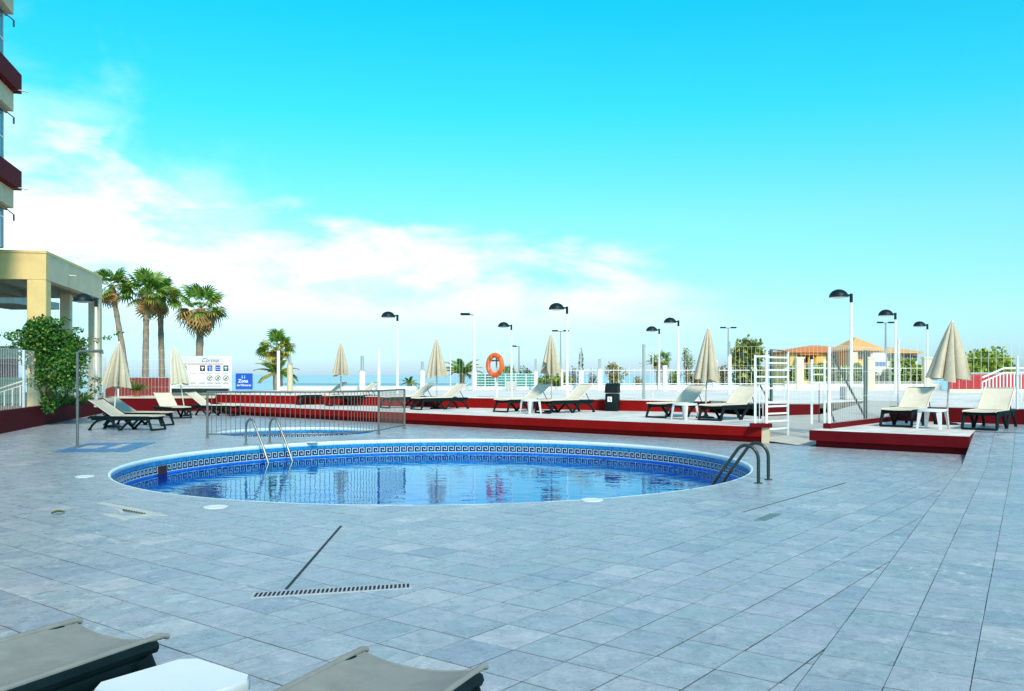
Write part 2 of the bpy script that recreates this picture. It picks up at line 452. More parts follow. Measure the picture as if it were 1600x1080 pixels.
# ------------------------------------------------------------------ layout frames
def frame(deg):
    a = R(deg)
    return Vector((math.sin(a), math.cos(a))), Vector((math.cos(a), -math.sin(a)))
U, V = frame(40.5)                 # deck edges
def uv(u, v): return (U.x*u + V.x*v, U.y*u + V.y*v)
PC, PR = Vector((-1.26, 15.45)), 5.25          # main pool
KC, KR = Vector((-5.66, 23.30)), 2.02          # children's pool
LA0, LAd = Vector((1.336, 4.19)), Vector((5.97, 10.19)).normalized()   # joint between the two paving fields
LAn = Vector((LAd.y, -LAd.x))                                          # points right
S0, S1, RISE = 16.4, 20.2, .35
def ramp_z(p):
    s = p[0]*LAd.x + p[1]*LAd.y
    return RISE * max(0, min(1, (s - S0)/(S1 - S0)))
def plant_x(Y): return -11.85 - .249*(Y - 17.8)   # front of the planter wall on the left

# ------------------------------------------------------------------ sea, land
sea = MB().add([(-30000,90,-8),(30000,90,-8),(30000,40000,-8),(-30000,40000,-8)], [(0,1,2,3)]).obj('sea', SEA, kind='structure')
land = MB().add([(-400,-80,-2.0),(400,-80,-2.0),(400,130,-2.0),(-400,130,-2.0)], [(0,1,2,3)]).obj('ground', LAND, kind='structure')

# ------------------------------------------------------------------ patio paving
def clip(poly, n, d):
    """keep the side where n.p <= d"""
    out = []
    for i in range(len(poly)):
        a, b = poly[i], poly[(i+1) % len(poly)]
        da, db = n[0]*a[0]+n[1]*a[1]-d, n[0]*b[0]+n[1]*b[1]-d
        if da <= 0: out.append(a)
        if da*db < 0:
            t = da/(da-db)
            out.append((a[0]+(b[0]-a[0])*t, a[1]+(b[1]-a[1])*t))
    return out
def cut_circle(poly, c, r):
    """polygon minus a disc that is much larger than it"""
    ds = [math.hypot(p[0]-c.x, p[1]-c.y) for p in poly]
    if min(ds) > r + .4: return poly
    pts = []
    for i in range(len(poly)):
        a, b = poly[i], poly[(i+1) % len(poly)]
        for k in range(12):
            t = k/12
            pts.append((a[0]+(b[0]-a[0])*t, a[1]+(b[1]-a[1])*t))
    ins = [math.hypot(p[0]-c.x, p[1]-c.y) < r for p in pts]
    if not any(ins): return poly
    if all(ins): return []
    out = []
    for p, i in zip(pts, ins):
        if i:
            d = math.hypot(p[0]-c.x, p[1]-c.y)
            out.append((c.x+(p[0]-c.x)/d*r, c.y+(p[1]-c.y)/d*r))
        else: out.append(p)
    res = []
    for p in out:
        if not res or math.hypot(p[0]-res[-1][0], p[1]-res[-1][1]) > .004: res.append(p)
    return res if len(res) > 2 else []
def area(p): return .5*abs(sum(p[i][0]*p[(i+1)%len(p)][1]-p[(i+1)%len(p)][0]*p[i][1] for i in range(len(p))))

FR0 = 18.48                                    # recessed foot of the decks along U
pn = Vector((-1, -.249)).normalized(); pd = pn.x*plant_x(17.8) + pn.y*17.8
tiles = []
GAP = .0052
uM, vM = frame(37.6)
du, dv = .375, .335
o0 = at(668.4, 918.1)
def lattice(o, u, v, a, b, iu, iv, gu, gv):
    for i in iu:
        for j in iv:
            p = o + u*(a*i) + v*(b*j)
            k = [random.uniform(.55, 1.45) for _ in range(4)]
            q = [p+u*gu*k[0]+v*gv*k[1], p+u*gu*k[0]+v*(b-gv*k[2]), p+u*(a-gu*k[3])+v*(b-gv*k[2]), p+u*(a-gu*k[3])+v*gv*k[1]]
            yield [(t.x, t.y) for t in q]
o2 = Vector((o0.x, o0.y))
for q in lattice(o2, uM, vM, du, dv, range(-40, 70), range(-95, 60), .0046, .0040):
    cx = sum(p[0] for p in q)/4; cy = sum(p[1] for p in q)/4
    if cy < 1.2 or cy > 38 or cx < -19 or cx > 9.5: continue
    if abs(cx) > cy*.62 + 2.0: continue
    q = clip(q, LAn, LAn.dot(LA0) - .003)
    if len(q) > 2: q = clip(q, (U.x, U.y), FR0 if cx > -12.1 else 99)
    if len(q) > 2: q = clip(q, pn, pd - .002)
    if len(q) > 2: q = cut_circle(q, PC, PR + .032)
    if len(q) > 2: q = cut_circle(q, KC, KR + .032)
    if len(q) > 2 and area(q) > .002: tiles.append((q, None))
uN, vN = LAd.copy(), LAn.copy()
p1 = at(1302, 995.5)
oN = LA0 + uN*((Vector((p1.x, p1.y)) - LA0).dot(uN) % .362)
for q in lattice(oN, uN, vN, .362, .36, range(-12, 56), range(0, 26), .0050, .0024):
    cx = sum(p[0] for p in q)/4; cy = sum(p[1] for p in q)/4
    if cy < 1.2 or cx > cy*.62 + 2.0: continue
    q = clip(q, (U.x, U.y), 23.22)
    if len(q) > 2 and area(q) > .002: tiles.append((q, ramp_z))
def tile_geo(q, zf, base=0.0, drop=.016):
    n = len(q)
    tilt = random.uniform(-.0006, .0006)
    zt = [(zf(p) if zf else 0) + base + tilt for p in q]
    top = [(p[0], p[1], z) for p, z in zip(q, zt)]
    bot = [(p[0], p[1], z-drop) for p, z in zip(q, zt)]
    fs = [tuple(range(n))] if True else []
    fs += [(i+n, (i+1) % n + n, (i+1) % n, i) for i in range(n)]
    return top + bot, fs
def orient(q):
    s = sum(q[i][0]*q[(i+1)%len(q)][1]-q[(i+1)%len(q)][0]*q[i][1] for i in range(len(q)))
    return q if s > 0 else q[::-1]
patio = None
base = bmesh.new()
loops = [[(-24,-6),(14,-6),(30,26),(14,40),(-24,40)], [(PC.x+(PR+.028)*math.cos(2*math.pi*k/96), PC.y+(PR+.028)*math.sin(2*math.pi*k/96)) for k in range(96)],
         [(KC.x+(KR+.028)*math.cos(2*math.pi*k/64), KC.y+(KR+.028)*math.sin(2*math.pi*k/64)) for k in range(64)]]
ed = []
for lp in loops:
    vs = [base.verts.new((x, y, -.0026)) for x, y in lp]
    ed += [base.edges.new((vs[i], vs[(i+1) % len(vs)])) for i in range(len(vs))]
bmesh.ops.triangle_fill(base, use_beauty=True, use_dissolve=False, edges=ed)
bmesh.ops.recalc_face_normals(base, faces=base.faces)
me = bpy.data.meshes.new('patio'); base.to_mesh(me); base.free(); me.materials.append(GROUT)
patio = link('patio', me, kind='structure')
# bed under the sloping field on the right
sl_ = [LA0 - LAd*6, LA0 + LAd*40, LA0 + LAd*40 + LAn*14, LA0 - LAd*6 + LAn*14]
mb = MB()
sA = LA0.dot(LAd)
for q0, q1 in ((S0, S1), (S1, S1+16)):
    a = LA0 + LAd*(q0-sA); b = LA0 + LAd*(q1-sA)
    vs = [(p.x, p.y, ramp_z(p)-.0026) for p in (a, a+LAn*14, b+LAn*14, b)]
    if ramp_z(b) > 0: mb.add(vs, [(0,1,2,3)])
    if ramp_z(b) > 0: mb.add([(a.x,a.y,-.01),(b.x,b.y,-.01),(b.x,b.y,ramp_z(b)-.002),(a.x,a.y,ramp_z(a)-.002)], [(0,3,2,1)])
mb.obj('ramp_bed', GROUT, patio)
def vis(q):
    cx = sum(p[0] for p in q)/len(q); cy = sum(p[1] for p in q)/len(q)
    if cy < 2.6: return None
    px, py = CX+cx/cy*F, HY+CH/cy*F
    if px < -30 or px > 1630 or py > 1100: return None
    return cy*cy/ max(area(q), .01)
order = sorted([(vis(q), i) for i, (q, z) in enumerate(tiles) if vis(q) is not None])
near = {i for _, i in order[:300]}
big = MB(); tones = []
def set_tone(me, tones):
    at_ = me.attributes.new('tone', 'FLOAT', 'FACE'); at_.data.foreach_set('value', tones)
for i, (q, zf) in enumerate(tiles):
    q = orient(q); vs, fs = tile_geo(q, zf)
    tn = min(1, max(0, random.gauss(.5, .26)))
    if i in near:
        m1 = MB().add(vs, fs).mesh('tile', TILE); set_tone(m1, [tn]*len(m1.polygons)); link('tile', m1, patio)
    else:
        big.add(vs, fs); tones += [tn]*len(fs)
m1 = big.mesh('far_tiles', TILE); set_tone(m1, tones); link('far_tiles', m1, patio, kind='stuff')

# white round skimmer lids and small things set into the paving
for k, (px, py, lab) in enumerate([(337, 793, 'round white skimmer lid near the pool rim, left of the long drain'), (925, 782, 'round white skimmer lid by the pool rim at the right front'), (133, 745, 'round white lid in the paving left of the big pool'), (487, 691.5, 'round white lid between the two pools by the steel ladder')]):
    p = at(px, py); r = .135
    o = MB().lathe([(0,.0),(r,0),(r,.008),(r-.012,.012),(r*.7,.012),(r*.66,.009),(0,.010)], 28).obj('skimmer_lid', PLASTIC, loc=(p.x, p.y, .001), smooth=True)
    tag(o, lab, 'lid', 'white round lids set in the paving')
# long slotted drain with its joint
a, b = at(396, 931), at(640, 916)
d = (b-a).normalized(); L = (b-a).length
dr = thing('slot_drain', 'long narrow floor drain with a row of dark slanted slots in front of the pool', 'drain', (a.x, a.y, 0), math.atan2(d.y, d.x))
MB().box((-.01,-.075,-.01),(L+.01,.075,.0045)).obj('grate', pbr('drain_grate', (.38,.42,.46), .5, var=.15, scale=20), dr)
slotm = MB()
slotm.add([(-.003,-.055,0),(.014,-.055,0),(.030,.055,0),(.013,.055,0)], [(0,1,2,3)])
slme = slotm.mesh('slot', pbr('slot_black', (.006,.010,.02), .9))
n_s = 36
for k in range(n_s):
    link('slot', slme, dr, (L*(k+.15)/n_s, 0, .0062))
e0, e1 = at(447, 921), at(533, 822)
dd = (e1-e0).normalized(); nn = Vector((-dd.y, dd.x, 0))*.011
o = MB().prism([(e0-nn)[:2], (e0+nn)[:2], (e1+nn)[:2], (e1-nn)[:2]][::-1], -.005, .0035).obj('drain_seam', pbr('seam_black', (.012,.02,.022), .7), dr)
o.parent = None
tag(o, 'thin dark strip let into the paving running from the slotted drain towards the pool', 'strip')
# plastered patch with a small grate
g0 = at(193, 797)
gr = thing('plaster_patch', 'broken whitish mortar patch round a small grate on the paving left of the pool', 'drain', (g0.x, g0.y, 0), 0)
def blob(pts, z0, z1, name, mat, par):
    o = thing
    return MB().prism(orient([(p.x-g0.x, p.y-g0.y) for p in [at(*q) for q in pts]]), z0, z1).obj(name, mat, par)
blob([(150,786.5),(163,785.5),(205,793),(249,802.5),(262,806),(243,806),(200,797.5),(175,792)], -.004, .004, 'mortar', PLASTER, gr)
blob([(158,804),(178,803),(196,807),(236,803),(243,806),(205,810.5),(198,814),(190,812.5),(178,808.5)], -.004, .0045, 'mortar', PLASTER, gr)
blob([(176,793.5),(190,797),(194,801),(188,802),(184,798)], -.004, .005, 'mortar', PLASTER, gr)
blob([(190,795),(233,802.5),(228,803.8),(194,799.5)], -.004, .0035, 'grate', pbr('old_grate', (.13,.15,.10), .8, var=.4, scale=40), gr)
for k in range(9):
    t = k/9
    x0 = 193+36*t; y0 = 796+6.4*t
    blob([(x0,y0),(x0+2,y0+.4),(x0+1.4,y0+2.6-1.4*t),(x0-.6,y0+2.4-1.4*t)], .002, .0052, 'slot', slme.materials[0], gr)
# fallen leaf, dark repair square, open joint on the right
p = at(80, 805.5)
lf = MB()
for k in range(6):
    t = k/5; w = .035*math.sin(math.pi*min(1, t*.95+.05)); z = .012+.02*math.sin(t*3)
    lf.add([(t*.13, -w, z+.014), (t*.13, 0, z), (t*.13, w, z+.02)], [])
for k in range(5):
    lf.f += [(3*k,3*k+1,3*k+4,3*k+3),(3*k+1,3*k+2,3*k+5,3*k+4)]; lf.m += [0,0]
o = lf.obj('fallen_leaf', pbr('dry_leaf', (.10,.10,.03), .7, var=.3, scale=30), loc=p, rz=.6); tag(o, 'single dry curled leaf lying on the paving at the left', 'leaf')
p = at(1203, 808)
o = MB().prism(orient([(q.x-p.x, q.y-p.y) for q in (at(1178,813.5), at(1196,814), at(1222,803), at(1203,802.5))]), -.004, .0028).obj('repair_patch', pbr('patch_teal', (.11,.20,.21), .7, var=.3, scale=15), loc=p, kind='structure')
e0, e1 = at(1161, 800.5), at(1322, 754.5); dd = (e1-e0).normalized(); nn = Vector((-dd.y, dd.x, 0))*.006
o = MB().prism(orient([(e0-nn)[:2], (e0+nn)[:2], (e1+nn)[:2], (e1-nn)[:2]]), -.005, .0032).obj('open_joint', pbr('joint_black', (.02,.03,.032), .8), kind='structure')

# ------------------------------------------------------------------ pools
key = MB()
KW, KHT = .16, .155
key.box((0,-.006,-KHT),(KW-.002,0,0), 0)
def kr(x0, z0, x1, z1): key.box((x0*KW/7, -.0085, -KHT+z0*KHT/7), (x1*KW/7, -.0058, -KHT+z1*KHT/7), 1)
kr(0,0,7,.7); kr(0.3,.7,1.0,6.4); kr(1.0,5.75,5.9,6.4); kr(5.25,2.2,5.9,5.75); kr(2.9,2.2,5.25,2.85); kr(2.9,2.85,3.5,4.3)
KEY = key.mesh('key_tile', [NAVY, KEYW])
COPE = pbr('pool_coping', (.66,.78,.80), .3, var=.06, scale=6, stain=((.50,.64,.68), 2.5, .4))
BLUEB = brickmat('blue_band', (.004,.20,.52), (.02,.30,.62), .08, .08, 0, .25, .05, .15)
def pool(name, label, c, r, water, depth, wl, wmat, n=120):
    o = thing(name, label, 'pool', (c.x, c.y, 0))
    prof = [(r+.034,-.012),(r+.034,.001),(r+.02,.003),(r+.004,-.002),(r-.006,-.02),(r-.006,-.075),(r+.004,-.085)]
    ks = int(2*math.pi*r/.50); w = 2*math.pi/ks - .007/r; sub = 5
    vs, fs = [], []
    for i in range(sub+1):
        a = w*i/sub; vs += [(q*math.cos(a), q*math.sin(a), z) for q, z in prof]
    m_ = len(prof)
    for i in range(sub):
        for k in range(m_-1): fs.append((i*m_+k, i*m_+k+1, (i+1)*m_+k+1, (i+1)*m_+k))
    fs += [tuple(range(m_-1,-1,-1)), tuple(sub*m_+k for k in range(m_))]
    stone = MB().add(vs, fs).mesh('coping_stone', COPE, True, 50)
    for i in range(ks): link('coping_stone', stone, o, (0,0,random.uniform(-.0012,.0012)), 2*math.pi*i/ks)
    MB().lathe([(r+.030,-.012),(r+.030,-.001),(r+.012,-.001),(r+.002,-.02),(r+.002,-.08)], n).obj('coping_bed', GROUT, o)
    MB().lathe([(r,-.08),(r,-.155)], n).obj('tile_band', BLUEB, o)
    MB().lathe([(r+.004,-.15),(r+.004,-depth)], n).obj('basin_wall', wmat, o)
    MB().lathe([(r+.004,-depth),(0.001,-depth)], n).obj('basin_floor', POOLFLOOR, o)
    k = int(2*math.pi*r/KW)
    for i in range(k):
        t = 2*math.pi*i/k
        # tile faces the pool centre
        link('key_tile', KEY, o, (r*math.cos(t), r*math.sin(t), -.15), t - math.pi/2)
    ws = MB().lathe([(r+.003, wl),(r*.5, wl),(0.001, wl)], n).obj('pool_water', water, o)
    return o
main_pool = pool('swimming_pool', 'large round swimming pool with a Greek key band and bright blue water', PC, PR, WATER, 1.5, -.335, POOLTILE)
kids_pool = pool('paddling_pool', 'small round paddling pool behind the grey railing', KC, KR, WATER2, .6, -.33, POOLTILE, 80)
# skimmer opening in the pool wall at the left
t = math.atan2(at(336,720).y+0.6-PC.y, at(336,720).x-PC.x)
o = MB().box((-.13,-.02,-.33),(.13,.012,-.17)).obj('skimmer_opening', pbr('skimmer_dark', (.03,.01,.02), .6), main_pool, loc=(PR*math.cos(t)*.996, PR*math.sin(t)*.996, 0), rz=t-math.pi/2)

def ladder(name, label, b0, b1, mat, top=.56, reach=1.05):
    c = (b0+b1)/2; inward = (PC - Vector((c.x, c.y))).normalized()
    o = thing(name, label, 'ladder', (c.x, c.y, 0), math.atan2(inward.y, inward.x))
    w = (b1-b0).length/2
    for s in (-1, 1):
        pts = [(0,s*w,0),(0,s*w,top*.62)]
        for k in range(1, 10):
            a = math.pi*k/9*.82
            pts.append((.17-.17*math.cos(a), s*w, top*.62+ (top*.38)*math.sin(a)))
        x, y, z = pts[-1]
        pts += [(x+.30, y, z-.42), (x+.55, y, z-.85), (x+.62, y, -1.1)]
        rl = MB().tube(pts, .024, 12).obj('rail', mat, o, smooth=True, angle=60)
        MB().lathe([(0,.014),(.03,.014),(.055,.01),(.062,0)], 20, (0,s*w,.0)).obj('base_flange', mat, rl, smooth=True)
    for k in range(3):
        MB().bbox((.74,-w,-.42-.25*k),(.82,w,-.40-.25*k), .006).obj('step', STEEL, o)
    return o
ladder('pool_ladder', 'bright steel pool ladder handrails at the far left rim by the paddling pool fence', at(386,695.8), at(419.7,693), STEEL)
ladder('pool_ladder', 'dark green steel pool ladder handrails at the right rim', at(1182,755), at(1203.5,750), DARKSTEEL, .52)

# railing round the paddling pool
def poly_fence(name, label, pts, h, mat, bar_sp, post_at, bar_r=.007, z0=.10):
    o = thing(name, label, 'railing', (pts[0].x, pts[0].y, 0))
    P = [Vector((p.x-pts[0].x, p.y-pts[0].y, 0)) for p in pts]
    up = Vector((0,0,1))
    MB().tube([p+up*h for p in P], .021, 8).obj('top_rail', mat, o, smooth=True, angle=60)
    MB().tube([p+up*z0 for p in P], .016, 8).obj('bottom_rail', mat, o, smooth=True, angle=60)
    for i in post_at:
        po = MB().tube([P[i], P[i]+up*h], .028, 10).obj('post', mat, o, smooth=True, angle=60)
        MB().lathe([(0,.012),(.05,.012),(.065,0)], 14, (0,0,0)).obj('foot_plate', mat, po, loc=P[i])
    L = 0
    bar = MB().tube([(0,0,z0),(0,0,h)], bar_r, 6).mesh('bar', mat)
    for i in range(len(P)-1):
        seg = (P[i+1]-P[i]).length
        s = bar_sp - (L % bar_sp) if i else bar_sp*.9
        while s < seg:
            link('bar', bar, o, P[i].lerp(P[i+1], s/seg)); s += bar_sp
        L += seg
    return o
KF = [(324,20.95),(400,20.85),(500,20.90),(545,21.3),(592,22.35),(632,24.65)]
poly_fence('pool_railing', 'grey metal railing with thin bars in front of the paddling pool', [Vector((wx(x,Y),Y,0)) for x, Y in KF], 1.1, GREYMETAL, .117, (0,4,5))

# ------------------------------------------------------------------ decks and walls
Lp0, Lp1 = Vector(uv(18.4, -29.6)), Vector((5.66, 19.68))
def on_u(u, v): return Vector(uv(u, v))
vl = V.dot(Lp1)
BW = lambda X: 30.15 - .53*X                        # line of the low wall behind the left deck
left_deck = [on_u(18.4, -29.8), on_u(18.4, vl), Vector((6.9, 24.3)), Vector((6.0, BW(6.0)+.1)), Vector((-12.3, BW(-12.3)+.1))]
rec = [on_u(18.52, -29.7), on_u(18.52, vl+.0), Vector((6.85, 24.2)), Vector((6.0, BW(6.0))), Vector((-12.2, BW(-12.2)))]
left = MB().prism(orient([tuple(p) for p in left_deck]), .135, .35, 0, 1).obj('left_terrace', [RED, DECKTOP], kind='structure')
MB().prism(orient([tuple(p) for p in rec]), -.02, .1349).obj('plinth', RED, left)
# cream end block of the left deck
e = on_u(18.42, vl)
MB().prism(orient([(e.x+.004,e.y+.02),(e.x+.15,e.y-.06),(e.x+.55,e.y+1.2),(e.x+.30,e.y+1.2)]), -.02, .345).obj('end_block', CREAM2, left)

vr0 = V.dot(Vector((6.2, 18.43))); 
corner = on_u(18.07, 0); 
# right deck: front edge along V from v=vr0 to the joint line A
def isect_A(u):
    # point on the line U.p = u that lies on line A
    t = (u - U.dot(LA0))/U.dot(LAd); return LA0 + LAd*t
rf, rb = isect_A(18.05), isect_A(23.2)
right_deck = [on_u(18.05, vr0), rf, rb, on_u(23.2, vr0)]
rr = [on_u(18.16, vr0+.1), isect_A(18.16)-LAn*.03, isect_A(23.1)-LAn*.03, on_u(23.1, vr0+.1)]
right = MB().prism(orient([tuple(p) for p in right_deck]), .135, .351, 0, 1).obj('right_terrace', [REDSHADE, DECKTOP], kind='structure')
MB().prism(orient([tuple(p) for p in rr]), -.02, .1349).obj('plinth', REDSHADE, right)
# raised kerb on the left edge of the right deck
k0, k1 = on_u(18.75, vr0+.02), on_u(23.2, vr0+.02)
o = MB().prism(orient([tuple(k0), tuple(k0+V*.16), tuple(k1+V*.16), tuple(k1)]), .345, .46).obj('kerb', REDSHADE, right)
# back walls
def wall(name, p0, p1, z0, z1, th, mat, label, cap=None, side=1):
    p0, p1 = Vector(p0), Vector(p1); d = (p1-p0).normalized(); n = Vector((-d.y, d.x))*side
    o = MB().prism(orient([tuple(p0), tuple(p1), tuple(p1+n*th), tuple(p0+n*th)]), z0, z1).obj(name, mat)
    tag(o, label, 'wall')
    if cap:
        q0, q1 = p0 - d*.01, p1 + d*.01
        MB().prism(orient([tuple(q0-n*.02), tuple(q1-n*.02), tuple(q1+n*(th+.03)), tuple(q0+n*(th+.03))]), z1+.0015, z1+.03).obj('coping', cap, o)
    return o
wall('terrace_wall', (-12.3, BW(-12.3)), (6.0, BW(6.0)), .30, .69, .25, RED, 'long low red wall behind the loungers of the left terrace', PROM)
wall('ramp_wall', (6.95, 24.28), (8.40, 24.08), -.1, .70, .2, REDSHADE, 'short shaded red wall beside the ramp behind the open white gate', CONC)
cA, cB = on_u(23.2, vr0+.0), on_u(23.2, 4.5)
wall('terrace_wall', tuple(cA), tuple(cB), -.05, .70, .22, REDSHADE, 'low shaded red wall behind the loungers of the right terrace')
# ramp between the decks
A, B = Vector((5.66, 19.68)), Vector((6.2, 18.43))
rz = lambda p: max(0.002, .076*(U.dot(Vector((p[0], p[1])))-18.15))
rpoly = [A, B, on_u(23.2, vr0), on_u(27.6, vr0), on_u(27.6, vr0-1.9), Vector((8.42, 24.1)), Vector((6.85, 24.3))]
def flat_sheet(name, pts, mat):
    vs = [Vector(p) for p in pts]
    tr = tessellate_polygon([[Vector((p.x, p.y, 0)) for p in vs]])
    fs = []
    for a, b, c in tr:
        if (vs[b]-vs[a]).cross(vs[c]-vs[a]).z < 0: b, c = c, b
        fs.append((a, b, c))
    return link(name, MB().add(vs, fs).mesh(name, mat), kind='structure')
flat_sheet('ramp', [(p.x, p.y, rz(p)) for p in rpoly], CONC)
# promenade beyond
pp = [(-12.35, BW(-12.35)+.2), (6.0, BW(6.0)+.2), (7.0, 24.45), (8.42, 24.3), tuple(on_u(27.62, vr0-1.9)), tuple(on_u(27.62, vr0)), tuple(on_u(23.35, vr0)), tuple(on_u(23.35, 6)), (40, 8), (60, 47.2), (-12.35, 47.2)]
flat_sheet('promenade', [(x, y, .715) for x, y in pp], PROM)

# ------------------------------------------------------------------ planter wall on the left and garden
P0, P1 = Vector((plant_x(9), 9)), Vector((plant_x(36.4), 36.4))
wall('planter_wall', tuple(P0), tuple(P1), -.05, .585, .22, REDSHADE, 'long low shaded red planter wall along the left side of the patio', side=1)
gb = [tuple(P0+Vector((-.22,0))), tuple(P1+Vector((-.22,.1))), (-12.4, 37.0), (-12.4, 47), (-60, 60), (-60, 9)]
MB().add([(x,y,.50) for x,y in gb], [tuple(range(len(gb)))]).obj('garden_bed', SOIL, kind='structure')
o = wall('planter_wall', (P1.x-.1, 36.4), (-12.35, 36.75), -.05, .53, .25, REDSHADE, 'low shaded red wall with a beige ledge behind the left back loungers')
MB().prism(orient([(P1.x-.1,36.36),(-12.35,36.71),(-12.35,38.6),(P1.x-.1,38.4)]), .532, .60).obj('ledge', pbr('ledge_beige', (.60,.52,.42), .7, var=.1, scale=3, stain=((.42,.35,.28),1.5,.5)), o)
wall('boundary_wall', (-19.4, 42), (wx(264,42), 42), .4, 1.37, .25, pbr('brick_maroon', (.24,.035,.035), .7, var=.2, scale=3), 'higher maroon wall in front of the tall palms, left of the notice board', CONC)

# ------------------------------------------------------------------ sun loungers
def grid_sheet(mb, pf, nu, nv, th=.004, mi=0):
    """double sided sheet from a function of (s,t) in 0..1"""
    for sgn in (1, -1):
        o = len(mb.v); vs = []
        for i in range(nu+1):
            for j in range(nv+1):
                x, y, z = pf(i/nu, j/nv); vs.append((x, y, z + (th/2)*sgn))
        fs = []
        for i in range(nu):
            for j in range(nv):
                f = (i*(nv+1)+j, (i+1)*(nv+1)+j, (i+1)*(nv+1)+j+1, i*(nv+1)+j+1)
                fs.append(f if sgn > 0 else f[::-1])
        mb.add(vs, fs, mi)
    return mb
def lounger(name, label, sling, ang=36, sag=.022, frame_m=DARKGREEN, loc=(0,0,0), rz=0, group=None, LW=.31):
    o = thing(name, label, 'sun lounger', loc, rz, group)
    z = .36; L = 1.92; hx = 1.20
    fr = MB()
    for s in (-1, 1):
        fr.tube([(.06,s*LW,z),(.10,s*LW,z+.005),(L-.1,s*LW,z),(L-.02,s*LW,z-.03)], [.028,.032,.032,.022], 8)
        fr.bbox((.12,s*LW-.014,z-.085),(L-.12,s*LW+.014,z-.01), .008)
    for x in (.10, .95, L-.12): fr.bbox((x-.02,-LW,z-.06),(x+.02,LW,z-.02), .008)
    fr.obj('frame', frame_m, o, smooth=True, angle=40)
    for s in (-1, 1):
        MB().tube([(.13,s*LW,z-.03),(.06,s*(LW+.012),z*.5),(.0,s*(LW+.02),.02)], [.045,.034,.030], 8).obj('leg', frame_m, o, smooth=True, angle=50)
        MB().tube([(.62,s*LW,z-.05),(.78,s*LW,z*.45),(.92,s*(LW+.01),.03)], [.040,.034,.034], 8).tube([(1.26,s*LW,z-.05),(1.10,s*LW,z*.45),(.94,s*(LW+.01),.03)], [.040,.034,.034], 8).bbox((.87,s*(LW+.01)-.03,0),(.99,s*(LW+.01)+.03,.045), .01).obj('leg', frame_m, o, smooth=True, angle=50)
        MB().tube([(1.42,s*LW,z-.05),(1.62,s*LW,z-.10),(1.76,s*LW,z*.42),(1.84,s*(LW+.01),.03)], [.036,.032,.032,.032], 8).bbox((1.79,s*(LW+.01)-.026,0),(1.89,s*(LW+.01)+.026,.04), .01).obj('leg', frame_m, o, smooth=True, angle=50)
    MB().bbox((-.03,-LW-.03,.0),(.03,LW+.03,.045), .012).obj('foot_bar', frame_m, o, smooth=True, angle=40)
    st = MB()
    def seat(s, t):
        y = (t-.5)*2
        return (.02 + s*(hx-.02) + .03*(1-y*y)*(1-s)**2*0.6, y*(LW-.005), z+.034 - sag*(1-y*y)*(.6+.4*math.sin(math.pi*s)) - .012*math.exp(-s*14))
    grid_sheet(st, seat, 14, 10)
    tr_ = .017 if LW > .3 else .013
    for s in (-1, 1): st.tube([(-.012,s*LW,z+.024),(.02,s*LW,z+.034),(hx,s*LW,z+.034)], tr_, 10)
    st.tube([seat(0, k/12) for k in range(13)], .0055, 6)
    st.obj('seat_sling', sling, o, smooth=True, angle=60)
    a = R(ang); ca, sa = math.cos(a), math.sin(a); BL = .80
    def back(s, t):
        y = (t-.5)*2; d = s*BL; n = -.028*(1-y*y)*math.sin(math.pi*min(1, s*.9+.1))
        return (hx+.01+d*ca - n*sa, y*(LW-.012), z+.038+d*sa + n*ca)
    bk = MB(); grid_sheet(bk, back, 10, 8)
    for s in (-1, 1): bk.tube([(hx+.01,s*(LW-.01),z+.036),(hx+.01+BL*ca,s*(LW-.01),z+.036+BL*sa)], .017, 8)
    b = bk.obj('backrest', sling, o, smooth=True, angle=60)
    fr2 = MB()
    for s in (-1, 1):
        fr2.tube([(hx,s*(LW-.035),z+.015),(hx+.01+BL*.97*ca,s*(LW-.035),z+.01+BL*.97*sa)], .014, 6)
        fr2.tube([(hx+BL*.55*ca,s*(LW-.06),z+BL*.55*sa),(hx+BL*.72*ca+.07,s*(LW-.06),z-.02)], .011, 6)
    fr2.tube([(hx+BL*ca,-LW+.02,z+.02+BL*sa),(hx+BL*ca,LW-.02,z+.02+BL*sa)], .014, 6)
    fr2.obj('backrest_frame', frame_m, b, smooth=True, angle=50)
    return o
def ang(dx, dy): return math.atan2(dy, dx)
G1 = 'loungers set out on the terraces'
G2 = 'loungers beside the planter wall'
base_l = lounger('sun_lounger', 'cream lounger on the right terrace, left of the white table', SLING, group=G1)
def place(px, py, dx, dy, z, label, group, first=False):
    p = at(px, py, z)
    if first:
        base_l.location = p; base_l.rotation_euler = (0,0,ang(dx,dy)); return base_l
    return dup(base_l, p, ang(dx,dy), label, group)
place(1399.5, 667.5, .65, .76, .352, '', G1, True)
place(1530, 672.2, .65, .76, .352, 'cream lounger on the right terrace, nearest the stair railing at the right edge', G1)
place(1025, 653.2, .74, .67, .351, 'cream lounger left of the white table, next after the black bin', G1)
place(1109, 657.5, .72, .69, .351, 'cream lounger on the left terrace right beside the white gate', G1)
place(782, 644.2, .76, .65, .351, 'cream lounger below the torn parasol, left of its white table', G1)
place(848, 646.3, .76, .65, .351, 'cream lounger below the torn parasol, between the white table and the black bin', G1)
place(601, 638.0, .82, .57, .351, 'cream lounger half behind the end post of the grey railing', G1)
place(650, 640.5, .80, .60, .351, 'cream lounger just right of the grey railing, below a closed parasol', G1)
place(466, 632.8, .86, .50, .351, 'lounger farthest to the left on the red terrace, seen through the grey railing', G1)
place(514, 634.5, .86, .50, .351, 'second lounger from the left on the red terrace, seen through the grey railing', G1)
nl = lounger('sun_lounger', 'dark framed lounger nearest the outdoor shower with a low backrest', pbr('sling_fabric_shaded', (.50, .47, .40), .75, var=.08, scale=5, bump=.12, bscale=260, trans=.12), ang=32, group=G2)  # duller copy of the cream sling, shade put into the colour
